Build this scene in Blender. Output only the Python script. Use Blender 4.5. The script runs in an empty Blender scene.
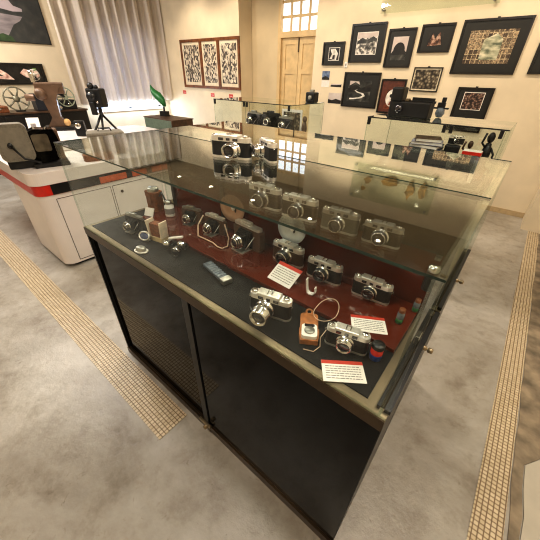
import bpy, bmesh, math, random
from mathutils import Matrix, Vector
C = bpy.context.scene.collection
PI = math.pi
rnd = random.Random(7)

# ------------------------------------------------------------------ materials
MATS = {}
def nodes(name):
    m = bpy.data.materials.new(name); m.use_nodes = True
    nt = m.node_tree; nt.nodes.clear()
    out = nt.nodes.new('ShaderNodeOutputMaterial')
    return m, nt, out
def N(nt, typ, **kw):
    n = nt.nodes.new(typ)
    for k, v in kw.items():
        if k in n.inputs: n.inputs[k].default_value = v
        else: setattr(n, k, v)
    return n
def lin(c):
    return tuple((x/255/12.92 if x/255 <= .04045 else ((x/255+.055)/1.055)**2.4) for x in c[:3]) + (1,)
def ramp(nt, stops, interp='LINEAR'):
    r = nt.nodes.new('ShaderNodeValToRGB'); cr = r.color_ramp; cr.interpolation = interp
    while len(cr.elements) < len(stops): cr.elements.new(.5)
    for e, (p, c) in zip(cr.elements, stops): e.position = p; e.color = lin(c)
    return r
def pm(name, col, rough=.5, metal=0, var=.10, scale=25, bump=0, coat=0, spec=.5, emit=0):
    if name in MATS: return MATS[name]
    m, nt, out = nodes(name)
    b = nt.nodes.new('ShaderNodeBsdfPrincipled')
    tc = nt.nodes.new('ShaderNodeTexCoord')
    nz = N(nt, 'ShaderNodeTexNoise', Scale=scale, Detail=4)
    nt.links.new(tc.outputs['Object'], nz.inputs['Vector'])
    lo = tuple(max(0, x*(1-var)) for x in col); hi = tuple(min(255, x*(1+var)) for x in col)
    r = ramp(nt, [(.3, lo), (.7, hi)])
    nt.links.new(nz.outputs['Fac'], r.inputs['Fac'])
    nt.links.new(r.outputs['Color'], b.inputs['Base Color'])
    b.inputs['Roughness'].default_value = rough; b.inputs['Metallic'].default_value = metal
    b.inputs['Coat Weight'].default_value = coat; b.inputs['Coat Roughness'].default_value = .03
    b.inputs['Specular IOR Level'].default_value = spec
    if emit:
        nt.links.new(r.outputs['Color'], b.inputs['Emission Color']); b.inputs['Emission Strength'].default_value = emit
    if bump:
        bp = N(nt, 'ShaderNodeBump', Strength=bump, Distance=.01)
        nt.links.new(nz.outputs['Fac'], bp.inputs['Height']); nt.links.new(bp.outputs['Normal'], b.inputs['Normal'])
    nt.links.new(b.outputs[0], out.inputs[0])
    MATS[name] = m
    return m
def glass_mat(name, tint, gain=1.0):
    m, nt, out = nodes(name)
    geo = nt.nodes.new('ShaderNodeNewGeometry')
    mx = N(nt, 'ShaderNodeMix'); mx.data_type = 'FLOAT'
    mx.inputs[2].default_value = 1.52; mx.inputs[3].default_value = 1/1.52
    nt.links.new(geo.outputs['Backfacing'], mx.inputs[0])
    fr = nt.nodes.new('ShaderNodeFresnel'); nt.links.new(mx.outputs[0], fr.inputs['IOR'])
    mu = N(nt, 'ShaderNodeMath', operation='MULTIPLY', use_clamp=True); mu.inputs[1].default_value = gain
    nt.links.new(fr.outputs[0], mu.inputs[0])
    tr = N(nt, 'ShaderNodeBsdfTransparent', Color=tint)
    gl = N(nt, 'ShaderNodeBsdfGlossy', Roughness=0.0)
    # faint smears in the reflection tint
    nz = N(nt, 'ShaderNodeTexNoise', Scale=4.0, Detail=3)
    r = ramp(nt, [(.3, (235, 240, 236)), (.7, (255, 255, 255))])
    nt.links.new(nz.outputs['Fac'], r.inputs['Fac']); nt.links.new(r.outputs['Color'], gl.inputs['Color'])
    ms = nt.nodes.new('ShaderNodeMixShader')
    nt.links.new(mu.outputs[0], ms.inputs[0]); nt.links.new(tr.outputs[0], ms.inputs[1]); nt.links.new(gl.outputs[0], ms.inputs[2])
    nt.links.new(ms.outputs[0], out.inputs[0])
    return m
def photo_mat(name, stops, scale=18, detail=6, kind='noise', rough=.35, seed=0, stretch=(1,1,1)):
    m, nt, out = nodes(name)
    b = nt.nodes.new('ShaderNodeBsdfPrincipled'); b.inputs['Roughness'].default_value = rough
    tc = nt.nodes.new('ShaderNodeTexCoord')
    mp = N(nt, 'ShaderNodeMapping'); mp.inputs['Location'].default_value = (seed*1.7, seed*.9, seed*2.3); mp.inputs['Scale'].default_value = stretch
    nt.links.new(tc.outputs['Object'], mp.inputs['Vector'])
    if kind == 'noise':
        t = N(nt, 'ShaderNodeTexNoise', Scale=scale, Detail=detail); o = t.outputs['Fac']
    else:
        t = N(nt, 'ShaderNodeTexVoronoi', Scale=scale); o = t.outputs['Distance']
        if kind == 'cell':
            t.distance = 'CHEBYCHEV'; t.inputs['Randomness'].default_value = .9; bw = nt.nodes.new('ShaderNodeRGBToBW'); nt.links.new(t.outputs['Color'], bw.inputs[0]); o = bw.outputs[0]
    nt.links.new(mp.outputs[0], t.inputs['Vector'])
    r = ramp(nt, stops); nt.links.new(o, r.inputs['Fac'])
    nt.links.new(r.outputs['Color'], b.inputs['Base Color']); nt.links.new(b.outputs[0], out.inputs[0])
    return m

def concrete():
    m, nt, out = nodes('polished_concrete')
    b = nt.nodes.new('ShaderNodeBsdfPrincipled')
    tc = nt.nodes.new('ShaderNodeTexCoord')
    a = N(nt, 'ShaderNodeTexNoise', Scale=1.3, Detail=10, Roughness=.68, Distortion=.35)
    c = N(nt, 'ShaderNodeTexNoise', Scale=5.5, Detail=8, Roughness=.7)
    d = N(nt, 'ShaderNodeTexNoise', Scale=20, Detail=7, Roughness=.72, Distortion=.8)
    for n in (a, c, d): nt.links.new(tc.outputs['Object'], n.inputs['Vector'])
    r1 = ramp(nt, [(.30, (136, 129, 118)), (.44, (164, 159, 151)), (.56, (182, 179, 173)), (.72, (204, 202, 198))])
    r2 = ramp(nt, [(.34, (190, 178, 160)), (.50, (255, 252, 248)), (.66, (255, 255, 255))])
    r3 = ramp(nt, [(.27, (104, 98, 90)), (.34, (222, 216, 208)), (.40, (255, 255, 255))])
    nt.links.new(a.outputs['Fac'], r1.inputs[0]); nt.links.new(c.outputs['Fac'], r2.inputs[0]); nt.links.new(d.outputs['Fac'], r3.inputs[0])
    m1 = N(nt, 'ShaderNodeMix', data_type='RGBA', blend_type='MULTIPLY'); m1.inputs[0].default_value = .5
    m2 = N(nt, 'ShaderNodeMix', data_type='RGBA', blend_type='MULTIPLY'); m2.inputs[0].default_value = .55
    nt.links.new(r1.outputs[0], m1.inputs[6]); nt.links.new(r2.outputs[0], m1.inputs[7])
    nt.links.new(m1.outputs[2], m2.inputs[6]); nt.links.new(r3.outputs[0], m2.inputs[7])
    nt.links.new(m2.outputs[2], b.inputs['Base Color'])
    rr = N(nt, 'ShaderNodeMapRange'); rr.inputs[3].default_value = .20; rr.inputs[4].default_value = .48
    nt.links.new(c.outputs['Fac'], rr.inputs[0]); nt.links.new(rr.outputs[0], b.inputs['Roughness'])
    bp = N(nt, 'ShaderNodeBump', Strength=.25, Distance=.02)
    nt.links.new(c.outputs['Fac'], bp.inputs['Height']); nt.links.new(bp.outputs[0], b.inputs['Normal'])
    nt.links.new(b.outputs[0], out.inputs[0])
    return m
def mosaic():
    m, nt, out = nodes('mosaic_tiles')
    b = nt.nodes.new('ShaderNodeBsdfPrincipled'); b.inputs['Roughness'].default_value = .4
    tc = nt.nodes.new('ShaderNodeTexCoord')
    t = N(nt, 'ShaderNodeTexBrick', Scale=48.0); t.offset = 0.0; t.squash = 1.0
    t.inputs['Brick Width'].default_value = 1.0; t.inputs['Row Height'].default_value = 1.0
    t.inputs['Mortar Size'].default_value = .11; t.inputs['Mortar Smooth'].default_value = .2
    t.inputs['Color1'].default_value = lin((220, 206, 180)); t.inputs['Color2'].default_value = lin((202, 186, 156)); t.inputs['Mortar'].default_value = lin((120, 98, 70))
    nt.links.new(tc.outputs['Object'], t.inputs['Vector'])
    nt.links.new(t.outputs['Color'], b.inputs['Base Color'])
    bp = N(nt, 'ShaderNodeBump', Strength=.5, Distance=.003); bp.invert = True
    nt.links.new(t.outputs['Fac'], bp.inputs['Height']); nt.links.new(bp.outputs[0], b.inputs['Normal'])
    nt.links.new(b.outputs[0], out.inputs[0])
    return m
def collage_mat(name, u, v, base, seed):
    # rows of small prints on a pale sheet
    m, nt, out = nodes(name)
    b = nt.nodes.new('ShaderNodeBsdfPrincipled'); b.inputs['Roughness'].default_value = .4
    tc = nt.nodes.new('ShaderNodeTexCoord')
    sx = nt.nodes.new('ShaderNodeSeparateXYZ'); cx = nt.nodes.new('ShaderNodeCombineXYZ')
    nt.links.new(tc.outputs['Object'], sx.inputs[0]); nt.links.new(sx.outputs[0], cx.inputs[0]); nt.links.new(sx.outputs[2], cx.inputs[1])
    t = N(nt, 'ShaderNodeTexBrick', Scale=1.0); t.offset = .0
    t.inputs['Brick Width'].default_value = u; t.inputs['Row Height'].default_value = v
    t.inputs['Mortar Size'].default_value = u*.10; t.inputs['Color1'].default_value = lin((70, 52, 44)); t.inputs['Color2'].default_value = lin((190, 168, 138)); t.inputs['Mortar'].default_value = lin(base)
    nt.links.new(cx.outputs[0], t.inputs['Vector'])
    nz = N(nt, 'ShaderNodeTexNoise', Scale=60.0, Detail=4); nt.links.new(tc.outputs['Object'], nz.inputs['Vector'])
    r = ramp(nt, [(.36, (80, 70, 62)), (.6, (255, 250, 240))]); nt.links.new(nz.outputs['Fac'], r.inputs[0])
    mx = N(nt, 'ShaderNodeMix', data_type='RGBA', blend_type='MULTIPLY'); mx.inputs[0].default_value = .85
    nt.links.new(t.outputs['Color'], mx.inputs[6]); nt.links.new(r.outputs[0], mx.inputs[7])
    nt.links.new(mx.outputs[2], b.inputs['Base Color']); nt.links.new(b.outputs[0], out.inputs[0])
    return m
def fabric(name, c1, c2):
    m, nt, out = nodes(name)
    b = nt.nodes.new('ShaderNodeBsdfPrincipled'); b.inputs['Roughness'].default_value = .8
    b.inputs['Sheen Weight'].default_value = .2
    tc = nt.nodes.new('ShaderNodeTexCoord')
    w = N(nt, 'ShaderNodeTexNoise', Scale=3.0, Detail=3)
    mp = N(nt, 'ShaderNodeMapping'); mp.inputs['Scale'].default_value = (1, 5, .3)
    nt.links.new(tc.outputs['Object'], mp.inputs[0]); nt.links.new(mp.outputs[0], w.inputs['Vector'])
    r = ramp(nt, [(.3, c1), (.7, c2)]); nt.links.new(w.outputs['Fac'], r.inputs[0])
    nt.links.new(r.outputs[0], b.inputs['Base Color'])
    tl = N(nt, 'ShaderNodeBsdfTranslucent'); nt.links.new(r.outputs[0], tl.inputs['Color'])
    ms = nt.nodes.new('ShaderNodeMixShader'); ms.inputs[0].default_value = .18
    nt.links.new(b.outputs[0], ms.inputs[1]); nt.links.new(tl.outputs[0], ms.inputs[2])
    nt.links.new(ms.outputs[0], out.inputs[0])
    return m

GLASS = glass_mat('clear_case_glass', (.955, .985, .97, 1), 1.6)
GEDGE = pm('green_glass_edge', (48, 66, 60), .2, var=.2)
VEDGE = glass_mat('polished_glass_edge', (.74, .82, .78, 1), .8)
GLENS = pm('dark_lens_glass', (22, 22, 34), .03, coat=1, spec=.9)
FLOOR = concrete(); MOS = mosaic()
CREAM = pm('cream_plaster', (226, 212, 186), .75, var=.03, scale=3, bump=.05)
CREAMD = pm('cream_plaster_shaded', (205, 188, 156), .75, var=.03, scale=3, bump=.05)  # wall cream darkened, the shade of the recess put into the colour
CEIL = pm('ceiling_paint', (160, 146, 122), .8, var=.04, scale=2)
DOORW = pm('cream_painted_wood', (212, 186, 140), .45, var=.05, scale=8)
BLACK = pm('black_laminate', (24, 21, 19), .35, var=.2)
BLKG = pm('black_tinted_glass', (9, 8, 7), .05, var=.2, scale=2, spec=.10)
BLKIN = pm('dark_case_cloth', (17, 16, 14), .55, var=.12, scale=6, spec=.2)
BLKP = pm('black_plastic', (20, 20, 21), .4, var=.2)
BLKL = pm('black_leatherette', (19, 17, 16), .55, var=.25, scale=400, bump=.2)
BRNL = pm('brown_leather', (120, 68, 34), .45, var=.2, scale=60, bump=.15)
TANL = pm('tan_leather', (164, 104, 56), .45, var=.15, scale=60, bump=.1)
PALEL = pm('pale_leather', (214, 186, 160), .5, var=.1, scale=60)
BRASS = pm('champagne_brass', (146, 132, 108), .38, .85, var=.1, scale=4)
BRONZE = pm('dark_bronze', (78, 64, 48), .35, .8, var=.15, scale=6)
CHROME = pm('satin_chrome', (226, 224, 220), .2, 1, var=.04, scale=80)
SILVER = pm('silver_plate', (232, 228, 220), .33, .75, var=.05, scale=80)
ALUM = pm('brushed_aluminium', (170, 168, 160), .35, .9, var=.08, scale=30)
REDB = pm('red_brown_lacquer', (88, 30, 12), .10, var=.10, scale=3, coat=.35)
WHITE = pm('white_gloss_paint', (232, 224, 220), .25, var=.02, scale=3)
RED = pm('red_stripe_paint', (205, 48, 34), .3, var=.05)
ORNG = pm('orange_panel', (190, 92, 52), .4, var=.1)
PAPER = pm('white_card', (238, 232, 226), .6, var=.03)
REDH = pm('red_card_header', (196, 58, 36), .5, var=.05)
INK = pm('grey_print_lines', (140, 132, 128), .6, var=.1)
FRBLK = pm('black_frame_wood', (26, 22, 20), .3, var=.2, coat=.2)
MATB = pm('charcoal_mount_board', (30, 29, 25), .45, var=.08, coat=.1)
MATBR = pm('dark_rust_mount_board', (92, 46, 30), .5, var=.15)
FRBRN = pm('brown_frame_wood', (112, 68, 36), .35, var=.2, scale=14)
GREY = pm('grey_hammertone', (128, 122, 110), .42, var=.1, scale=60)
BRNM = pm('brown_enamel', (104, 80, 62), .45, .1, var=.15, scale=10)
GREENG = pm('grey_green_paint', (104, 118, 104), .4, var=.08)
DKBRN = pm('dark_brown_wood', (78, 56, 40), .35, var=.25, scale=12)
GREEN = pm('green_plastic', (42, 108, 56), .35, var=.15)
BLUE = pm('blue_print', (44, 82, 170), .4, var=.1)
CURT = fabric('grey_curtain', (204, 192, 178), (228, 218, 206))
PANE = pm('bright_window_glass', (236, 242, 255), .2, var=.01, scale=2, emit=1.15)
PANEB = pm('bluish_daylight_glass', (196, 214, 255), .2, var=.02, scale=2, emit=2.0)
BULB = pm('lit_lamp_face', (255, 236, 205), .3, var=.01, emit=26)
CEMENT = pm('dark_rough_cement', (132, 120, 102), .85, var=.25, scale=9, bump=.6)
PLINW = pm('pale_wall_plinth', (196, 190, 176), .7, var=.06, scale=4)
SIGNM = glass_mat('acrylic_sign_sheet', (.93, .955, .925, 1), 1.0)
FROST = pm('clear_grey_acrylic', (104, 112, 120), .15, var=.15, scale=60)

# ------------------------------------------------------------------ mesh builder
class MB:
    def __init__(s): s.bm = bmesh.new()
    def _x(s, vs, mi, M):
        if M is not None: bmesh.ops.transform(s.bm, matrix=M, verts=vs)
        fs = set(f for v in vs for f in v.link_faces)
        for f in fs: f.material_index = mi
        return s
    def box(s, x0, x1, y0, y1, z0, z1, mi=0, bev=0, M=None, seg=2):
        r = bmesh.ops.create_cube(s.bm, size=1); vs = r['verts']
        for v in vs: v.co = Vector((x0+(v.co.x+.5)*(x1-x0), y0+(v.co.y+.5)*(y1-y0), z0+(v.co.z+.5)*(z1-z0)))
        if bev:
            es = list(set(e for v in vs for e in v.link_edges))
            rr = bmesh.ops.bevel(s.bm, geom=es, offset=bev, segments=seg, affect='EDGES', profile=.5, clamp_overlap=True)
            vs = list(set(rr['verts']) | set(v for v in vs if v.is_valid))
        return s._x(vs, mi, M)
    def prism(s, pts, z0, z1, mi=0, M=None, smooth=False, top=None):
        # pts: xy outline; top: outline at z1 when it differs
        t = top or pts
        a = [s.bm.verts.new((x, y, z0)) for x, y in pts]; b = [s.bm.verts.new((x, y, z1)) for x, y in t]
        n = len(pts)
        for i in range(n):
            f = s.bm.faces.new((a[i], a[(i+1) % n], b[(i+1) % n], b[i])); f.smooth = smooth
        s.bm.faces.new(a[::-1]); s.bm.faces.new(b)
        return s._x(a+b, mi, M)
    def lathe(s, prof, n=28, mi=0, M=None, smooth=True, mis=None):
        # prof: (r, z) list along +Z
        rings = []; allv = []
        for r, z in prof:
            if r < 1e-6: v = [s.bm.verts.new((0, 0, z))]
            else: v = [s.bm.verts.new((r*math.cos(2*PI*k/n), r*math.sin(2*PI*k/n), z)) for k in range(n)]
            rings.append(v); allv += v
        fl = []
        for j in range(len(rings)-1):
            A, B = rings[j], rings[j+1]
            for k in range(n):
                k2 = (k+1) % n
                if len(A) == 1 and len(B) == 1: continue
                if len(A) == 1: f = s.bm.faces.new((A[0], B[k2], B[k]))
                elif len(B) == 1: f = s.bm.faces.new((A[k], A[k2], B[0]))
                else: f = s.bm.faces.new((A[k], A[k2], B[k2], B[k]))
                f.smooth = smooth; fl.append((f, j))
        s._x(allv, mi, M)
        if mis:
            for f, j in fl: f.material_index = mis[j]
        return s
    def tube(s, path, r, n=8, mi=0, M=None, closed=False):
        P = [Vector(p) for p in path]; rings = []; allv = []
        m = len(P)
        for i, p in enumerate(P):
            t = (P[(i+1) % m]-P[i-1]) if closed else (P[min(i+1, m-1)]-P[max(i-1, 0)])
            t.normalize()
            up = Vector((0, 0, 1)) if abs(t.z) < .9 else Vector((1, 0, 0))
            u = t.cross(up).normalized(); w = t.cross(u)
            rr = r[i] if isinstance(r, (list, tuple)) else r
            ring = [s.bm.verts.new(p+u*rr*math.cos(2*PI*k/n)+w*rr*math.sin(2*PI*k/n)) for k in range(n)]
            rings.append(ring); allv += ring
        for i in range(m if closed else m-1):
            A, B = rings[i], rings[(i+1) % m]
            for k in range(n):
                f = s.bm.faces.new((A[k], A[(k+1) % n], B[(k+1) % n], B[k])); f.smooth = True
        if not closed:
            s.bm.faces.new(rings[0][::-1]); s.bm.faces.new(rings[-1])
        return s._x(allv, mi, M)
    def sphere(s, c, rx, ry=None, rz=None, mi=0, M=None, u=20, v=12):
        ry = ry or rx; rz = rz or rx
        r = bmesh.ops.create_uvsphere(s.bm, u_segments=u, v_segments=v, radius=1)
        vs = r['verts']
        for w in vs: w.co = Vector((c[0]+w.co.x*rx, c[1]+w.co.y*ry, c[2]+w.co.z*rz))
        for f in set(f for w in vs for f in w.link_faces): f.smooth = True
        return s._x(vs, mi, M)
    def poly(s, pts, mi=0, M=None):
        v = [s.bm.verts.new(p) for p in pts]; s.bm.faces.new(v)
        return s._x(v, mi, M)

def obj(name, mb, mats, parent=None, loc=None, rotz=0):
    me = bpy.data.meshes.new(name)
    bmesh.ops.recalc_face_normals(mb.bm, faces=mb.bm.faces[:])
    mb.bm.to_mesh(me); mb.bm.free()
    for m in (mats if isinstance(mats, (list, tuple)) else [mats]): me.materials.append(m)
    o = bpy.data.objects.new(name, me); C.objects.link(o)
    if parent: o.parent = parent
    if loc: o.location = loc
    if rotz: o.rotation_euler = (0, 0, rotz)
    return o
def tag(o, label, cat, group=None):
    o['label'] = label; o['category'] = cat
    if group: o['group'] = group
    return o
def thing(name, label, cat, loc=(0, 0, 0), rotz=0, group=None):
    o = bpy.data.objects.new(name, None); C.objects.link(o)
    o.empty_display_size = .05
    o.location = loc; o.rotation_euler = (0, 0, rotz)
    return tag(o, label, cat, group)
def struct(name, mb, mats, parent=None):
    o = obj(name, mb, mats, parent)
    if parent is None: o['kind'] = 'structure'
    return o
def T(x, y, z): return Matrix.Translation((x, y, z))
def RX(a): return Matrix.Rotation(a, 4, 'X')
def RY(a): return Matrix.Rotation(a, 4, 'Y')
def RZ(a): return Matrix.Rotation(a, 4, 'Z')
FRONT = RX(PI/2)            # lathe +Z -> -Y
def rrect(x0, x1, y0, y1, r, n=6):
    pts = []
    for cx, cy, a0 in ((x1-r, y0+r, -PI/2), (x1-r, y1-r, 0), (x0+r, y1-r, PI/2), (x0+r, y0+r, PI)):
        for k in range(n+1):
            a = a0+PI/2*k/n; pts.append((cx+r*math.cos(a), cy+r*math.sin(a)))
    return pts
def vrrect(x0, x1, z0, z1, r, y0, y1, mb, mi=0, M=None):
    # rounded rectangle standing in XZ, thick in Y
    m = T(0, y1, 0) @ RX(PI/2)
    return mb.prism(rrect(x0, x1, z0, z1, r), 0, y1-y0, mi, (M @ m) if M is not None else m)

# ------------------------------------------------------------------ room
XL, YB, ZC, XR, YF = -7.7, 4.75, 3.2, 1.15, -2.6
mb = MB(); mb.box(XL-.2, XR+.2, YF-.2, 6.0, -.1, 0); struct('floor', mb, FLOOR)
mb = MB(); mb.box(XL-.2, XR+.2, YF-.2, 6.0, ZC, ZC+.1); struct('ceiling', mb, CEIL)
# left wall with a window hole behind the curtain
WY0, WY1, WZ0, WZ1 = 2.85, 4.5, .86, 2.35
mb = MB()
mb.box(XL-.2, XL, YF-.2, WY0, 0, ZC).box(XL-.2, XL, WY1, YB+.2, 0, ZC).box(XL-.2, XL, WY0, WY1, 0, WZ0).box(XL-.2, XL, WY0, WY1, WZ1, ZC)
struct('wall_left', mb, CREAM)
# back wall: lit bay, recessed door bay, picture bay
RX0, RX1, RY1 = -5.04, -3.30, 5.10
mb = MB()
mb.box(XL-.2, RX0, YB, RY1+.2, 0, ZC)
mb.box(RX1, XR+.2, YB, RY1+.2, 0, ZC)
DX0, DX1, DZT, TZ0, TZ1 = -4.27, -3.49, 2.18, 2.27, 2.90
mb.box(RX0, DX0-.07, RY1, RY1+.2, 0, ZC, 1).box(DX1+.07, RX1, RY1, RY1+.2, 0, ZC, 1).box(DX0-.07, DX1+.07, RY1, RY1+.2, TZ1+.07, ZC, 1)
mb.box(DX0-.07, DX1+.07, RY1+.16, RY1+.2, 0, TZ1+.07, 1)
struct('wall_back', mb, [CREAM, CREAMD])
mb = MB(); mb.box(XR, XR+.2, YF-.2, 6.0, 0, ZC); mb.box(.36, XR, 4.28, YB, 0, ZC); struct('wall_right', mb, CREAM)
mb = MB(); mb.box(XL-.2, XR+.2, YF-.2, YF, 0, ZC); struct('wall_front', mb, CREAM)
mb = MB(); mb.box(RX1, .36, YB-.012, YB, 0, .07); struct('baseboard_back', mb, pm('baseboard_paint', (186, 164, 128), .6, var=.05))
# mosaic strips let into the floor, with the broken cement beside the right one
mb = MB(); mb.box(-7.0, -.90, -.205, -.03, 0, .004); struct('trim_1', mb, MOS)
mb = MB(); mb.prism([(.425, -.8), (.552, -.8), (.545, .4), (.55, 1.5), (.555, 2.6), (.565, 4.27), (.445, 4.27), (.432, 2.6), (.43, 1.5)], 0, .004); struct('trim_2', mb, MOS)
mb = MB()
edge_l = []; edge_r = []
for k in range(40):
    y = -.8+k*5.05/39
    edge_l.append((.555+rnd.uniform(-.006, .006), y)); edge_r.append(((.598 if y < .9 else .69)+.008*math.sin(k*1.3)+rnd.uniform(-.006, .006), y))
mb.prism(edge_l+edge_r[::-1], 0, .005); struct('trim_3', mb, CEMENT)
mb = MB(); mb.prism([(x+.004, y) for x, y in edge_r]+[(XR, 4.25), (XR, -.8)], 0, .008); struct('trim_4', mb, PLINW)

# transom window and the pair of door leaves in the recess
mb = MB()
mb.box(DX0-.07, DX0, RY1-.03, RY1+.12, 0, TZ1+.07).box(DX1, DX1+.07, RY1-.03, RY1+.12, 0, TZ1+.07)
mb.box(DX0, DX1, RY1-.03, RY1+.12, DZT, TZ0).box(DX0, DX1, RY1-.03, RY1+.12, TZ1, TZ1+.07)
dr = struct('door_1', mb, DOORW)
xm = (DX0+DX1)/2
for i, (a, b) in enumerate(((DX0, xm-.004), (xm+.004, DX1))):
    mb = MB(); w = .085
    mb.box(a, a+w, RY1+.02, RY1+.06, .01, DZT).box(b-w, b, RY1+.02, RY1+.06, .01, DZT)
    for z0, z1 in ((.01, .16), (.88, .98), (1.62, 1.70), (DZT-.10, DZT)): mb.box(a+w, b-w, RY1+.02, RY1+.06, z0, z1)
    mb.box(a+w, b-w, RY1+.035, RY1+.05, .16, DZT-.1)
    obj('door_leaf', mb, DOORW, dr)
mb = MB(); mb.box(xm-.012, xm+.012, RY1+.005, RY1+.02, DZT-.22, DZT-.01, 0, .003); obj('door_bolt', mb, BRONZE, dr)
mb = MB()
for k in range(1, 4):
    x = DX0+(DX1-DX0)*k/4; mb.box(x-.020, x+.020, RY1+.01, RY1+.06, TZ0, TZ1)
for k in range(1, 3):
    z = TZ0+(TZ1-TZ0)*k/3; mb.box(DX0, DX1, RY1+.012, RY1+.058, z-.020, z+.020)
w2 = struct('window_2', mb, DOORW)
mb = MB(); mb.box(DX0, DX1, RY1+.03, RY1+.036, TZ0, TZ1); obj('pane', mb, PANE, w2)
# curtained window
mb = MB()
for y in (WY0, (WY0+WY1)/2-.02, WY1-.05): mb.box(XL-.12, XL-.06, y, y+.05, WZ0, WZ1)
mb.box(XL-.12, XL-.06, WY0, WY1, WZ0, WZ0+.03).box(XL-.12, XL-.06, WY0, WY1, WZ1-.05, WZ1)
w1 = struct('window_1', mb, WHITE)
mb = MB(); mb.box(XL-.10, XL-.09, WY0, WY1, WZ0, WZ1); obj('pane', mb, PANEB, w1)
mb = MB(); mb.box(XL-.06, XL+.05, WY0-.05, WY1+.05, WZ0-.04, WZ0); obj('sill', mb, WHITE, w1)

# curtain
ct = thing('curtain', 'long pale grey pleated curtain hanging over the window on the left wall', 'curtain', (XL, 0, 0))
mb = MB(); ny, nz = 220, 14; grid = []
for j in range(nz+1):
    row = []
    for i in range(ny+1):
        u = i/ny; v = j/nz
        y = 2.40+u*2.30; z0 = 1.0+.012*math.sin(u*60); z = z0+v*(3.12-z0)
        a = .052*(1-.35*v)
        x = .16+1.7*a*math.sin(u*2*PI*9.5+1.3*math.sin(u*11)+.35*math.sin(v*3+u*9))+.024*math.sin(u*2*PI*22+v*1.5)
        y += .012*math.sin(u*50+v*2)
        row.append(mb.bm.verts.new((x, y, z)))
    grid.append(row)
for j in range(nz):
    for i in range(ny):
        f = mb.bm.faces.new((grid[j][i], grid[j][i+1], grid[j+1][i+1], grid[j+1][i])); f.smooth = True
obj('curtain_cloth', mb, CURT, ct)
mb = MB(); mb.tube([(.12, 2.3, 3.14), (.12, 4.72, 3.14)], .016); obj('curtain_rod', mb, ALUM, ct)

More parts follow.
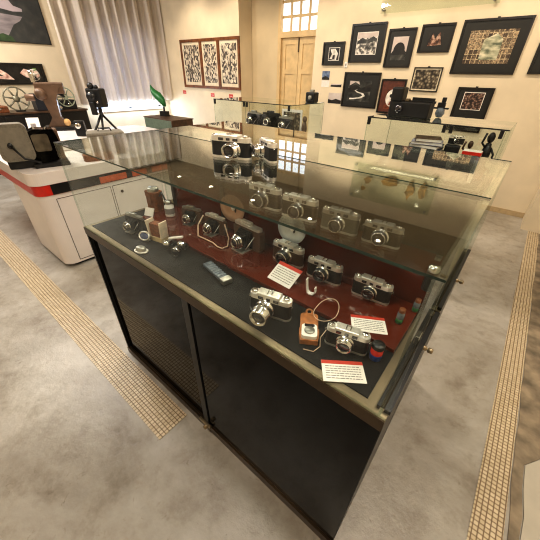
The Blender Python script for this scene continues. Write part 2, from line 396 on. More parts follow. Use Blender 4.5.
# ------------------------------------------------------------------ display cases
H1, H2 = .94, 1.34
def pane(x0, x1, y0, y1, z0, z1, mb=None):
    # thin slab: the two big faces clear glass, the narrow faces green
    mb = mb or MB(); mb.box(x0, x1, y0, y1, z0, z1)
    mb.bm.faces.ensure_lookup_table()
    d = [x1-x0, y1-y0, z1-z0]; ax = d.index(min(d))
    for f in mb.bm.faces[-6:]:
        f.normal_update(); f.material_index = 0 if abs(f.normal[ax]) > .9 else 1
    return mb
GM = [GLASS, GEDGE]; GV = [glass_mat('clear_upright_glass', (.965, .985, .975, 1), .5), VEDGE]
def case(label, x0, x1, y0, y1, main=False, split=None, back_glass=True, clips=False):
    r = thing('display_case', label, 'display case', ((x0+x1)/2, y0, 0))
    ox, oy = -(x0+x1)/2, -y0
    def P(name, mb, mats, parent=r):
        bmesh.ops.translate(mb.bm, vec=(ox, oy, 0) if parent is r or True else (0, 0, 0), verts=mb.bm.verts[:])
        return obj(name, mb, mats, parent)
    mb = MB()   # black carcass
    mb.box(x0, x0+.018, y0+.022, y1, .0, H1-.03).box(x1-.018, x1, y0+.022, y1, .0, H1-.03).box(x0+.018, x1-.018, y1-.018, y1, .0, H1-.03)
    mb.box(x0+.018, x1-.018, y0+.004, y1-.018, .0, .05).box(x0+.018, x1-.018, y0+.03, y1-.018, H1-.05, H1-.03)
    P('cabinet_body', mb, BLACK)
    mb = MB(); mb.box(x0, x1, y0, y0+.028, H1-.032, H1).box(x0, x1, y1-.028, y1, H1-.032, H1).box(x0, x0+.03, y0+.028, y1-.028, H1-.032, H1).box(x1-.055, x1-.028, y0+.028, y1-.028, H1-.032, H1)
    P('top_rail', mb, BRASS)
    mb = MB(); mb.box(x0, x1, y0-.004, y0-.0002, H1-.042, H1-.001); P('front_fascia', mb, BRONZE)
    mb = MB(); mb.box(x1-.027, x1, y0+.029, y1-.029, H1-.034, H1); P('end_rail', mb, BRONZE)
    mb = MB(); mb.box(x0+.002, x1-.002, y0-.006, y0+.03, .0, .052).box(x0+.03, x1-.03, y0+.004, y0+.008, .052, .058)
    P('bottom_rail', mb, BRONZE)
    mb = MB(); mb.box(x0+.03, x1-.055, y0+.028, y1-.028, H1-.03, H1+.004); P('display_floor', mb, BLKIN)
    xs = (x0+x1)/2+(.033 if main else 0)
    for i, (a, b, dy) in enumerate(((x0+.018, xs, .014), (xs-.01, x1-.002, .004))):
        mb = MB(); mb.box(a, b, y0+dy, y0+dy+.006, .056, H1-.034); d = P('sliding_door', mb, BLKG)
        if i == 0:
            mb = MB(); mb.box(a-.016, a-.002, y0-.002, y0+dy+.008, .056, H1-.034); P('door_stile', mb, BLKP, d)
        else:
            mb = MB(); mb.box(a-.014, a+.024, y0-.002, y0+dy+.009, .056, H1-.034); P('door_stile', mb, BLKP, d)
    if main:
        mb = MB(); mb.box(-.055, .035, -.012, .004, .0, .016, 0, .003, T(xs, y0-.004, .045)); mb.lathe([(.011, 0), (.011, .02), (0, .02)], 16, 0, T(xs+.012, y0-.012, .06) @ FRONT)
        P('door_lock', mb, BRASS)
    # glass
    z0 = H1
    if split:
        for a, b in ((x0, split-.002), (split+.002, x1)): P('front_pane', pane(a, b, y0, y0+.006, z0, H2-.0052), GV)
    else: P('front_pane', pane(x0, x1, y0, y0+.006, z0, H2-.0052), GV)
    P('side_pane', pane(x0, x0+.006, y0+.006, y1-.006, z0, H2-.0052), GV)
    P('side_pane', pane(x1-.02, x1-.014, y0+.006, y1-.006, z0, H2-.0052), GV)
    P('top_pane', pane(x0, x1, y0, y1, H2-.005, H2), GM)
    if back_glass: P('back_pane', pane(x0, x1, y1-.006, y1, z0, H2-.0052), GM)
    if clips:
        for cx in ([x0+.015, x1-.035] + ([split-.022, split+.022] if split else [])):
            mb = MB(); mb.box(cx-.011, cx+.011, y0-.007, y0+.013, H2-.055, H2-.004, 0, .003); P('corner_clip', mb, BLKP)
        mb = MB(); mb.box(x0, x1, y0-.003, y0+.002, H2-.007, H2+.001); P('edge_strip', mb, BLKP)
    return r, P
M0, M0P = case('big glass showcase full of old cameras, nearest, on a black base', -1.569, 0, 0, .482, main=True, back_glass=False)
# raised red-brown board, brown back doors with black stiles, glass shelf
mb = MB(); mb.box(-1.42, -.056, .205, .45, H1+.004, H1+.02, 0, .002); M0P('raised_board', mb, REDB)
xs = [-1.43, -1.02, -.60, -.035]
for a, b in zip(xs[:-1], xs[1:]):
    mb = MB(); mb.box(a+.008, b-.008, .462, .474, H1+.004, 1.158); M0P('back_door', mb, REDB)
    mb = MB(); mb.box(a+.008, b-.008, .462, .474, 1.160, H2-.0052); M0P('upper_back_panel', mb, pm('dark_olive_panel', (44, 40, 32), .4, var=.15))
for x in xs:
    mb = MB(); mb.box(x-.011, x+.011, .452, .476, H1+.004, H2-.0052); M0P('back_stile', mb, BLKP)
M0P('glass_shelf', pane(-1.40, -.045, .30, .450, 1.160, 1.166), GM)
for x in (-1.40, -.06, -.75):
    mb = MB(); mb.box(x-.008, x+.008, .43, .456, 1.150, 1.160); M0P('shelf_bracket', mb, ALUM)
# rails, knob and cam lock on the right end
mb = MB(); mb.box(-.012, .003, .02, .47, H1, H1+.012).box(-.030, -.022, .02, .47, H1, H1+.012); M0P('side_track', mb, BLKP)
mb = MB(); mb.lathe([(.007, 0), (.007, .008), (.004, .009), (.004, .012), (.008, .013), (.008, .024), (.006, .026), (0, .026)], 18, 0, T(.003, .285, H1+.005) @ RY(PI/2)); M0P('side_knob', mb, BRASS)
mb = MB(); mb.box(-.026, -.014, .27, .30, H1+.012, H1+.045, 0, .002); M0P('side_latch', mb, CHROME)
mb = MB(); mb.lathe([(.0, 0), (.012, 0), (.012, .05), (.0125, .052), (.0125, .062), (0, .064)], 18, 0, T(-.038, .19, 1.195), mis=[0, 0, 1, 1, 1]); M0P('cam_lock', mb, [BLKP, CHROME])

M1, M1P = case('long glass showcase standing back to back behind the camera showcase', -1.569, 0, .492, 1.045, back_glass=True)
mb = MB(); mb.lathe([(.007, 0), (.007, .008), (.004, .009), (.004, .012), (.008, .013), (.008, .024), (.006, .026), (0, .026)], 18, 0, T(.001, .72, H1+.01) @ RY(PI/2)); M1P('side_knob', mb, BRASS)
mb = MB(); mb.box(-.012, .001, .50, 1.03, H1, H1+.012); M1P('side_track', mb, BLKP)
M2, M2P = case('glass showcase with black corner clips below the framed pictures by the pilaster', -1.03, -.09, 2.05, 2.60, split=-.44, clips=True)
M3, M3P = case('glass showcase of dark cameras in front of the cream double door', -3.20, -2.0, 2.36, 3.02, split=-2.66, clips=True)

# ------------------------------------------------------------------ cameras
def cam35(label, c, yaw, w, z, lensr=.024, lensd=.035, body=BLKL, metal=SILVER, lx=-.002, group='cameras in the big showcase', big=False, hump=True, cat='camera', flat_lens=None):
    s = w/.130
    t = thing('film_camera', label, cat, (c[0], c[1], z), math.radians(yaw), group)
    t.scale = (s, s, s)
    out = rrect(-.065, .065, -.016, .016, .0155, 5)
    mb = MB(); mb.prism(out, .008, .056, smooth=False); obj('body', mb, body, t)
    out2 = rrect(-.0655, .0655, -.0165, .0165, .016, 5)
    mb = MB(); mb.prism(out2, .056, .070, top=rrect(-.0645, .0645, -.0155, .0155, .015, 5))
    if hump: mb.box(-.040, .032, -.0155, .0155, .068, .078, 0, .003)
    obj('top_plate', mb, metal, t)
    mb = MB(); mb.prism(out2, 0, .008); obj('bottom_plate', mb, metal, t)
    R, D = lensr, lensd
    Ml = T(lx, -.015, .031) @ FRONT
    mb = MB()
    R0 = min(R*1.22, .0298); mb.lathe([(R0, 0), (R0, D*.18), (R*1.06, D*.2), (R*1.06, D*.42), (R*1.10, D*.44), (R*1.10, D*.62), (R, D*.66), (R, D*.96), (R*.94, D), (R*.86, D), (R*.72, D*.86)], 32, 0, Ml, mis=[0, 0, 0, 1, 1, 1, 1, 0, 0, 1])
    L = obj('lens', mb, [CHROME, BLKP if flat_lens is None else flat_lens], t)
    mb = MB(); mb.lathe([(R*.74, D*.82), (R*.5, D*.9), (R*.25, D*.93), (0, D*.94)], 24, 0, Ml); obj('lens_glass', mb, GLENS, L)
    mb = MB(); mb.box(-.034, -.018, -.0185, -.015, .0595, .0685, 0, .0012).box(.014, .030, -.0185, -.015, .0595, .0685, 0, .0012).box(-.008, .004, -.018, -.015, .060, .068, 0, .001)
    obj('viewfinder_windows', mb, GLENS, t)
    mb = MB(); mb.lathe([(.009, 0), (.009, .007), (.008, .008), (0, .008)], 20, 0, T(.048, 0, .070)); obj('shutter_dial', mb, CHROME, t)
    mb = MB(); mb.lathe([(.0095, 0), (.0095, .005), (.007, .006), (0, .006)], 20, 0, T(-.052, 0, .070)); mb.box(-.059, -.045, -.0015, .0015, .075, .078); obj('rewind_knob', mb, CHROME, t)
    mb = MB(); mb.box(-.009, -.006, -.010, .008, .078, .082).box(.004, .007, -.010, .008, .078, .082).box(-.009, .007, .006, .008, .078, .081); obj('accessory_shoe', mb, CHROME, t)
    for sx in (-1, 1):
        mb = MB(); mb.tube([(sx*.066+.004*math.cos(a), -.004, .052+.004*math.sin(a)) for a in [k*PI/4 for k in range(8)]], .0009, 6, closed=True); obj('strap_lug', mb, CHROME, t)
    return t
ZF = H1+.0046; ZB = H1+.0206; ZS = 1.1666; ZT = H2+.0006
cam35('silver rangefinder camera by the red and blue film can, with a pale strap', (-.175, .140), 14, .122, ZF, .023, .026, flat_lens=CHROME)
cam35('silver camera with a large protruding lens in the middle of the showcase floor', (-.430, .108), 15, .142, ZF, .027, .055, lx=-.010, flat_lens=CHROME)
cam35('black bodied camera with bright top plate nearest the right end of the red-brown board', (-.21, .385), 5, .132, ZB, .021, .020, group='cameras on the red-brown board')
cam35('dark camera with silver top behind the white bent bracket on the red-brown board', (-.391, .375), 4, .138, ZB, .023, .026, body=BLKL, group='cameras on the red-brown board')
cam35('brown and silver camera under the round reflector, behind the tilted label card', (-.565, .385), 1, .145, ZB, .025, .032, body=pm('brown_leatherette', (66, 44, 30), .5, var=.2, scale=300), group='cameras on the red-brown board')
cam35('silver topped camera on the glass shelf at the end nearest the lock', (-.223, .39), 6, .118, ZS, .024, .026, metal=ALUM, group='cameras on the glass shelf')
cam35('grey bodied camera with round lens second from the lock end of the glass shelf', (-.366, .385), 6, .128, ZS, .023, .03, metal=ALUM, body=pm('grey_leatherette', (86, 84, 74), .5, var=.15, scale=300), group='cameras on the glass shelf')
cam35('bright white-topped camera third from the lock end of the glass shelf', (-.528, .385), 7, .140, ZS, .022, .028, metal=SILVER, group='cameras on the glass shelf')
cam35('camera with silver top farthest from the lock on the glass shelf, beside a reflector', (-.690, .385), 4, .148, ZS, .024, .03, metal=SILVER, group='cameras on the glass shelf')
# pair on top of the glass
ca = cam35('black and chrome vintage camera standing on top of the glass, lens to the front', (-.812, .335), 17, .158, ZT, .023, .030, hump=True, lx=.012, flat_lens=CHROME, group='cameras on top of the glass')
cb = cam35('chrome camera turned sideways on top of the glass beside the black one', (-.698, .408), -30, .128, ZT, .024, .036, lx=-.022, flat_lens=CHROME, group='cameras on top of the glass')

ca.scale.z *= .84; cb.scale.z *= .9
# folding cameras with bellows
STRAP = [(-.074, -.016, .085), (-.062, -.07, .05), (-.03, -.105, .008), (.03, -.105, .005), (.085, -.108, .005), (.135, -.124, .005), (.165, -.122, .005), (.172, -.090, .006), (.135, -.04, .02), (.085, -.014, .075)]
def folder(label, c, yaw, w, z, group=None, body=BLKL, strap=False, open_=True, metal=SILVER):
    s = w/.15
    t = thing('folding_camera', label, 'camera', (c[0], c[1], z), math.radians(yaw), group); t.scale = (s, s, s)
    mb = MB(); vrrect(-.075, .075, 0, .085, .012, -.012, .016, mb); obj('body', mb, body, t)
    mb = MB(); mb.prism(rrect(-.07, .07, -.012, .014, .01), .085, .096); mb.box(-.035, .02, -.008, .010, .096, .108, 0, .003); obj('top_plate', mb, metal, t)
    mb = MB()
    for k in range(6):
        h = .036-.0030*k; y = -.012-.008*k
        mb.box(-h, h, y-.004, y, .042-h, .042+h).box(-h*.86, h*.86, y-.008, y-.004, .042-h*.86, .042+h*.86)
    obj('bellows', mb, BLKP, t)
    mb = MB(); mb.lathe([(.030, 0), (.030, .006), (.026, .007), (.026, .013), (.022, .014), (.022, .020), (.017, .022), (.014, .019)], 28, 0, T(0, -.058, .042) @ FRONT, mis=[0, 0, 1, 0, 1, 0, 0]); L = obj('lens', mb, [CHROME, BLKP], t)
    mb = MB(); mb.lathe([(.0145, .018), (.008, .021), (0, .022)], 20, 0, T(0, -.058, .042) @ FRONT); obj('lens_glass', mb, GLENS, L)
    mb = MB(); mb.box(-.032, .032, -.066, -.012, -.0, .004); mb.tube([(-.045, -.012, .06), (-.040, -.055, .02)], .002, 6); mb.tube([(.045, -.012, .06), (.040, -.055, .02)], .002, 6); obj('bed', mb, metal, t)
    if strap:
        mb = MB(); pts = STRAP
        mb.tube(pts, .0038, 6); obj('strap', mb, PALEL, t)
    return t
BRF = pm('brown_grey_leatherette', (84, 60, 44), .5, var=.2, scale=200)
folder('large brown folding camera with ringed lens in front of the black stile', (-.775, .375), -4, .165, ZB, 'cameras on the red-brown board', body=BRF)
folder('folding camera with a pale strap looped in front of it on the red-brown board', (-.99, .375), 3, .130, ZB, 'cameras on the red-brown board', body=BRF, strap=True)
folder('small open folding camera at the far left end of the red-brown board', (-1.165, .375), 14, .120, ZB, 'cameras on the red-brown board', body=BRF, metal=ALUM)
folder('old silver and black folding camera in the left front corner of the showcase', (-1.33, .155), 10, .120, ZF, 'cameras in the big showcase', metal=ALUM)

# ------------------------------------------------------------------ small things inside the big showcase
def card(label, cx, cy, w, h, yaw, z, tilt=0):
    t = thing('label_card', label, 'label card', (cx, cy, z), math.radians(yaw), 'red-headed label cards')
    M = RX(tilt)
    mb = MB(); mb.box(-w/2, w/2, 0, h, 0, .0012, 0, M=M); obj('card_sheet', mb, PAPER, t)
    mb = MB(); mb.box(-w/2, w/2, h*.83, h, .0012, .0018, 0, M=M); obj('header_band', mb, REDH, t)
    mb = MB(); r = random.Random(int(cx*1000))
    for k in range(6):
        y = h*(.70-.11*k); x = -w*.42
        while x < w*.40:
            l = r.uniform(.04, .11)*w; mb.box(x, min(x+l, w*.42), y, y+h*.035, .0012, .0016, 0, M=M); x += l+.018*w
    o = obj('text_lines', mb, INK, t)
    return t
card('red-headed white label card lying at the front right corner of the showcase', -.118, .030, .112, .068, 36, ZF)
card('red-headed white label card half hidden behind the silver rangefinder camera', -.138, .222, .105, .072, 30, ZB)
card('red-headed white label card tilted by the middle camera with the large lens', -.503, .240, .108, .085, -3, ZB, math.radians(28))
# exposure meter in brown leather
t = thing('light_meter', 'white-dialled exposure meter with brown leather case opened behind it', 'light meter', (-.287, .118, ZF), math.radians(32), 'small items in the showcase')
mb = MB(); mb.prism([(-.026, -.05), (.026, -.05), (.030, -.02), (.030, .0), (-.030, .0), (-.030, -.02)], 0, .018); mb.prism(rrect(-.028, .028, -.005, .075, .012), .004, .012); obj('leather_case', mb, TANL, t)
mb = MB(); mb.prism(rrect(-.023, .023, -.046, .006, .010), .018, .030); obj('meter_body', mb, PAPER, t)
mb = MB(); mb.lathe([(.015, 0), (.015, .004), (.013, .005), (0, .005)], 24, 0, T(0, -.022, .030)); obj('dial', mb, ALUM, t)
mb = MB(); mb.prism(rrect(-.015, .015, -.006, .004, .003), .030, .032); obj('meter_window', mb, GLENS, t)
mb = MB(); mb.tube([(.010*math.cos(a), .084+.012*math.sin(a), .009) for a in [2*PI*k/14 for k in range(14)]], .0035, 6, closed=True); obj('loop', mb, TANL, t)
# cords
mb = MB(); mb.tube([(-.285+.03*math.cos(a)*1.2, .215+.05*math.sin(a), ZB+.004+.02*max(0, math.sin(a))) for a in [2*PI*k/24 for k in range(24)]], .0013, 6, closed=True)
tag(obj('wrist_cord', mb, PALEL), 'thin pale looped cord between the light meter and the rangefinder camera', 'cord')
mb = MB(); mb.tube([(-.262, .05, ZF+.003), (-.235, .062, ZF+.002), (-.23, .09, ZF+.002), (-.247, .12, ZF+.003), (-.243, .15, ZF+.02)], .0014, 6)
tag(obj('carry_strap', mb, PALEL), 'thin pale strap lying in front of the light meter', 'strap')
# film can
t = thing('film_canister', 'round film can with red and blue label and black lid', 'film canister', (-.092, .158, ZF), 0, 'small items in the showcase')
mb = MB(); mb.lathe([(0, 0), (.0165, 0), (.0165, .020), (.0165, .042), (0, .042)], 24, 0, mis=[0, 0, 1, 1]); obj('can', mb, [BLUE, RED], t)
mb = MB(); mb.lathe([(.0175, .042), (.0175, .052), (.016, .054), (0, .054)], 24); obj('lid', mb, BLKP, t)
# vials
for lab, x, y, sc in (('small glass film vial with green label nearer the rangefinder camera', -.088, .325, 1), ('small glass film vial with green label deep in the corner by the lock', -.066, .415, .9)):
    t = thing('film_vial', lab, 'film vial', (x, y, ZB), 0, 'green-labelled film vials')
    mb = MB(); mb.lathe([(0, 0), (.011*sc, 0), (.011*sc, .018*sc), (0, .018*sc)], 18); obj('green_label', mb, GREEN, t)
    mb = MB(); mb.lathe([(.0112*sc, .018*sc), (.0112*sc, .036*sc), (.008*sc, .042*sc), (0, .042*sc)], 18); obj('glass_neck', mb, FROST, t)
    mb = MB(); mb.lathe([(.0095*sc, .041*sc), (.0095*sc, .054*sc), (0, .054*sc)], 18); obj('cap', mb, BRNL, t)
# bent bracket
mb = MB(); pr = []
prof = [(-.020, .062), (-.017, .030), (-.013, .008), (-.004, .002), (.010, .004), (.018, .016), (.016, .034)]
for i in range(len(prof)-1):
    (xa, za), (xb, zb) = prof[i], prof[i+1]
    mb.prism([(-.008, 0), (.008, 0), (.008, .003), (-.008, .003)], 0, math.hypot(xb-xa, zb-za)+.001, 0, T(xa, 0, za) @ RY(math.atan2(xb-xa, zb-za)) @ RZ(PI/2))
o = obj('bent_bracket', mb, PAPER, None, (-.375, .262, ZB), .2); tag(o, 'white bent hook-shaped bracket standing on the red-brown board', 'bracket', 'small items in the showcase')
# clear bar
t = thing('acrylic_flash_bar', 'long clear grey plastic bar lying on the dark floor of the showcase', 'flash bar', (-.735, .148, ZF), math.radians(-12), 'small items in the showcase')
mb = MB(); mb.box(-.080, .080, -.018, .018, 0, .016, 0, .004); obj('bar', mb, FROST, t)
mb = MB(); mb.box(.055, .085, -.020, .020, 0, .020, 0, .003); obj('end_cap', mb, ALUM, t)
mb = MB()
for k in range(8): mb.box(-.075+.016*k, -.070+.016*k, -.0185, .0185, .0155, .0175)
obj('rib', mb, FROST, t)
# oval silver rings
t = thing('compact_case', 'oval silver-rimmed lens hood with dark blue inside, standing upright', 'lens hood', (-1.195, .128, ZF), math.radians(14), 'small items in the showcase')
mb = MB(); mb.tube([(.030*math.cos(a), -.012+.010*math.sin(a), .024+.016*math.sin(a)) for a in [2*PI*k/28 for k in range(28)]], .0045, 8, closed=True); mb.box(-.02, .02, -.016, .0, .0, .006); obj('rim', mb, SILVER, t)
mb = MB(); mb.lathe([(0, 0), (.027, 0), (.027, .002), (0, .002)], 24, 0, T(0, -.012, .023) @ RX(math.radians(58)) @ Matrix.Diagonal((1, .62, 1, 1))); obj('inner_face', mb, pm('dark_blue_velvet', (58, 70, 104), .5), t)
t = thing('oval_dish', 'oval silver cap with flat rim lying beside the blue-lined hood', 'lens cap', (-1.118, .052, ZF), math.radians(14), 'small items in the showcase')
E2 = Matrix.Diagonal((1, .68, 1, 1))
mb = MB(); mb.lathe([(0, 0), (.034, 0), (.036, .003), (.032, .006), (.026, .005)], 28, 0, E2); obj('rim', mb, SILVER, t)
mb = MB(); mb.lathe([(.026, .004), (.024, .018), (.018, .022), (0, .023)], 28, 0, E2); obj('cap', mb, ALUM, t)
# white card, bottle, film box, leather case
mb = MB(); mb.box(-.028, .028, -.002, .002, 0, .045, 0, 0, RX(-.5)); o = obj('blank_card', mb, PAPER, None, (-1.395, .262, ZB+.0015), .3); tag(o, 'small blank white card leaning left of the film boxes', 'card')
t = thing('lens_bottle', 'little white bottle with plain label beside the brown leather case', 'bottle', (-1.318, .345, ZB), .2, 'small items in the showcase')
mb = MB(); mb.lathe([(0, 0), (.024, 0), (.025, .006), (.025, .055), (.014, .064), (.014, .070), (0, .070)], 22); obj('bottle_body', mb, PAPER, t)
mb = MB(); mb.lathe([(.016, .068), (.016, .084), (0, .084)], 20); obj('cap', mb, ALUM, t)
mb = MB(); mb.lathe([(.0255, .016), (.0255, .046)], 22); obj('bottle_label', mb, INK, t)
t = thing('film_box', 'open cream and brown film carton standing on the showcase floor', 'box', (-1.150, .166, ZF), .2, 'small items in the showcase')
mb = MB(); mb.box(-.036, .036, -.022, .022, 0, .022); obj('box_base', mb, pm('cream_carton', (206, 184, 140), .6), t)
mb = MB(); mb.box(-.030, .030, -.018, .018, .022, .085); obj('brown_sleeve', mb, BRNL, t)
mb = MB(); mb.box(-.038, -.030, -.022, .022, .022, .10, 0, 0, RY(-.12)).box(.030, .036, -.022, .022, .022, .10, 0, 0, RY(.05)); obj('box_flap', mb, pm('pale_carton', (228, 212, 190), .6), t)
t = thing('leather_camera_case', 'tall brown leather camera case with black strap at the left end', 'leather case', (-1.475, .36, ZF), .15, 'small items in the showcase')
mb = MB(); mb.prism(rrect(-.042, .042, -.028, .028, .012), 0, .085); obj('case_body', mb, BRNL, t)
mb = MB(); mb.prism(rrect(-.044, .044, -.030, .030, .013), .085, .112); mb.box(-.010, .010, -.034, -.028, .05, .112, 0, .002); obj('case_lid', mb, BRNL, t)
mb = MB(); mb.lathe([(.030, .112), (.030, .128), (.026, .132), (0, .132)], 22); obj('silver_cap', mb, ALUM, t)
mb = MB(); mb.tube([(.044, 0, .09), (.065, .0, .115), (.090, -.01, .10), (.105, -.01, .06), (.110, -.015, .025)], .005, 6); obj('strap', mb, BLKP, t)
# loose lenses
def lens_thing(label, c, yaw, s, z, lay=True):
    t = thing('camera_lens', label, 'lens', (c[0], c[1], z), math.radians(yaw), 'loose lenses in the showcase')
    M = T(0, 0, .024*s) @ FRONT if lay else Matrix()
    mb = MB(); mb.lathe([(0, 0), (.019*s, 0), (.019*s, .012*s), (.022*s, .014*s), (.022*s, .030*s), (.024*s, .032*s), (.024*s, .046*s), (.021*s, .046*s), (.019*s, .040*s)], 26, 0, M, mis=[1, 1, 0, 0, 0, 0, 1, 1]); L = obj('barrel', mb, [CHROME, BLKP], t)
    mb = MB(); mb.lathe([(.0195*s, .039*s), (.010*s, .043*s), (0, .044*s)], 22, 0, M); obj('lens_glass', mb, GLENS, t)
    return t
lens_thing('silver lens lying nearest the front rail, left of the clear bar', (-.985, .150), 35, .85, ZF)
lens_thing('silver lens lying right behind the front loose lens', (-.975, .186), -80, .8, ZF)
t = thing('flash_bracket', 'silver accessory with a round head and a white grip beside the film carton', 'accessory', (-1.062, .172, ZF+.001), .4, 'small items in the showcase')
mb = MB(); mb.lathe([(0, 0), (.012, 0), (.012, .02), (.017, .022), (.017, .04), (0, .042)], 20, 0, T(0, -.01, .024) @ FRONT); obj('round_head', mb, CHROME, t)
mb = MB(); mb.box(.0, .075, -.010, .004, .030, .040, 0, .003, RY(-.25)); obj('grip', mb, PAPER, t)
mb = MB(); mb.box(-.010, .010, -.015, .015, 0, .01, 0, .002); obj('foot', mb, BLKP, t)
# round flash reflectors on stems behind the row
def reflector(label, c, z, r, yaw, col):
    t = thing('flash_reflector', label, 'flash reflector', (c[0], c[1], ZB), math.radians(yaw), 'round flash reflectors')
    mb = MB(); mb.lathe([(0, .010), (r*.30, .011), (r*.66, .004), (r, -.016), (r*1.02, -.014), (r*.66, .0075), (r*.3, .0145), (0, .0135)], 36, 0, T(0, 0, z-ZB) @ FRONT @ RX(PI)); obj('dish', mb, col, t)
    mb = MB(); mb.sphere((0, -.006, z-ZB), .009, .009, .013); obj('bulb', mb, PAPER, t)
    mb = MB(); mb.tube([(0, .012, z-ZB), (0, .016, (z-ZB)*.5), (0, .016, .0)], .006, 8); obj('handle', mb, BLKP, t)
    return t
DISH1 = pm('pinkish_satin_dish', (190, 150, 124), .35, .3, var=.05); DISH2 = pm('bluish_satin_dish', (206, 210, 214), .3, .4, var=.05)
reflector('round pinkish flash reflector dish behind the large folding camera', (-.915, .430), 1.088, .064, 12, DISH1)
reflector('round pale bluish flash reflector dish in the middle of the glass showcase', (-.580, .430), 1.092, .062, 6, DISH2)

# ------------------------------------------------------------------ white counter on the left
t = thing('white_counter', 'long white rounded counter with red stripe left of the showcases', 'counter', (-3.6, 1.1, 0))
def oc(pts): return [(x+3.6, y-1.1) for x, y in pts]
mb = MB(); mb.prism(oc(rrect(-3.74, -2.95, .15, 2.15, .09, 10)), .035, .71); obj('body', mb, WHITE, t)
mb = MB(); mb.prism(oc(rrect(-3.70, -2.99, .19, 2.10, .08)), 0, .035); obj('toe_kick', mb, BLKP, t)
mb = MB(); mb.prism(oc(rrect(-4.80, -2.944, .143, 2.16, .09, 10)), .71, .80); obj('stripe', mb, RED, t)
mb = MB(); mb.prism(oc(rrect(-4.90, -2.935, .13, 2.18, .10, 10)), .80, .90); obj('counter_top', mb, WHITE, t)
mb = MB(); mb.box(-3.95+3.6, -3.85+3.6, .5-1.1, .6-1.1, 0, .71).box(-4.75+3.6, -4.65+3.6, .5-1.1, .6-1.1, 0, .71).box(-4.75+3.6, -4.65+3.6, 1.8-1.1, 1.9-1.1, 0, .71); obj('support_leg', mb, WHITE, t)
mb = MB(); mb.box(-2.96+3.6, -2.940+3.6, .26-1.1, 1.62-1.1, .712, .796); obj('slot_shade', mb, BLKP, t)  # black strip on the face, stands for the shade inside the open recess
mb = MB()
for a_, b_ in ((.66, .92), (.98, 1.14), (1.2, 1.55)): mb.box(-2.955+3.6, -2.936+3.6, a_-1.1, b_-1.1, .718, .775)
obj('slot_panel', mb, ORNG, t)
def slant(y, z, off=0): return (-2.95+off+3.6, y-1.1, z)
def cdoor(y0, y1):
    mb = MB()
    for (ya, za, yb, zb) in ((y0, .06, y0, .67), (y1, .06, y1, .67), (y0, .67, y1, .67), (y0, .06, y1, .06)):
        mb.tube([slant(ya, za, .001), slant(yb, zb, .001)], .0026, 6)
    return obj('door', mb, pm('grey_door_gap', (96, 84, 78), .7), t)
d1 = cdoor(.27, .74); d2 = cdoor(.76, 1.40)
mb = MB(); p = slant(.84, .60, .002); mb.lathe([(.014, 0), (.014, .006), (.006, .008), (0, .008)], 18, 0, T(*p) @ RY(PI/2)); obj('lock', mb, BRONZE, d2)

mb = MB(); mb.box(-4.66, -3.66, .60, 1.12, .9005, 1.0, 0, .006); o = obj('display_plinth', mb, WHITE); tag(o, 'low white plinth block on the counter under the brown projector', 'plinth')
# grey film viewer
t = thing('film_viewer', 'grey film viewer with black hood at the front of the white counter', 'film viewer', (-3.20, .315, .9005), math.radians(76)); t.scale = (.84, .84, .95)
mb = MB(); vrrect(-.27, .0, .07, .36, .05, -.10, .04, mb); obj('grey_shell', mb, GREY, t)
mb = MB(); vrrect(-.24, -.03, .10, .33, .03, -.106, -.10, mb); obj('shell_face', mb, pm('pale_grey_panel', (134, 128, 116), .45, var=.06), t)
mb = MB(); mb.prism([(-.03, .02), (.19, .05), (.23, .20), (.21, .30), (.05, .31), (-.03, .28)], 0, .17, 0, T(0, .09, 0) @ RX(PI/2)); obj('black_hood', mb, BLKG, t)
mb = MB(); vrrect(.01, .15, .13, .27, .02, -.088, -.078, mb); obj('viewing_window', mb, pm('dim_glass_screen', (92, 84, 70), .1, var=.2, scale=14), t)
mb = MB(); vrrect(-.05, .26, .0, .035, .012, -.13, .10, mb); mb.box(-.25, .0, -.06, .02, 0, .08, 0, .01); obj('base', mb, BLKP, t)
mb = MB(); mb.tube([(-.17, -.12, .20), (-.10, -.17, .10), (.02, -.15, .05)], .010, 8); mb.lathe([(.022, 0), (.022, .03), (0, .03)], 18, 0, T(-.17, -.10, .20) @ FRONT); obj('crank', mb, BLKP, t)
mb = MB(); mb.box(.195, .245, -.05, .07, .04, .30, 0, .015); obj('side_plate', mb, BRNM, t)
# grey carry box and brown box further along the counter
t = thing('accessory_case', 'grey box case on the white counter, seen through the showcase glass', 'case', (-3.30, .98, .9005), 1.2)
mb = MB(); mb.box(-.17, .17, -.10, .10, 0, .20, 0, .02); obj('case_body', mb, GREY, t)
mb = MB(); mb.box(-.172, .172, -.102, .102, .15, .156); obj('lid_seam', mb, BLKP, t)
mb = MB(); mb.tube([(-.06, 0, .20), (-.05, 0, .225), (.05, 0, .225), (.06, 0, .20)], .008, 8); obj('handle', mb, BLKP, t)
mb = MB(); mb.prism(rrect(-.13, .13, -.05, .05, .03), 0, .055); o = obj('brown_pouch', mb, BRNL, None, (-3.06, .76, .9005), 1.4); tag(o, 'flat brown leather pouch lying on the white counter edge', 'pouch')
t = thing('small_cine_camera', 'small black cine camera at the end of the plinth', 'cine camera', (-3.80, .95, 1.0005), 1.0)
mb = MB(); mb.box(-.05, .05, -.04, .04, 0, .15, 0, .012); obj('body', mb, BLKP, t)
mb = MB(); mb.lathe([(.025, 0), (.028, .05), (.022, .055), (0, .05)], 20, 0, T(0, -.04, .11) @ FRONT); obj('lens', mb, CHROME, t)
mb = MB(); mb.box(.05, .16, -.015, .015, .02, .045, 0, .006); obj('grip', mb, BLKP, t)
mb = MB(); mb.box(-.06, .06, -.002, .002, 0, .16, 0, 0, RX(-.35)); mb.box(-.03, .02, -.0035, -.002, .03, .10, 1, 0, RX(-.35)); o = obj('tent_card', mb, [PAPER, INK], None, (-4.30, .66, 1.001), 1.1); tag(o, 'white printed card leaning at the front of the white plinth', 'card')
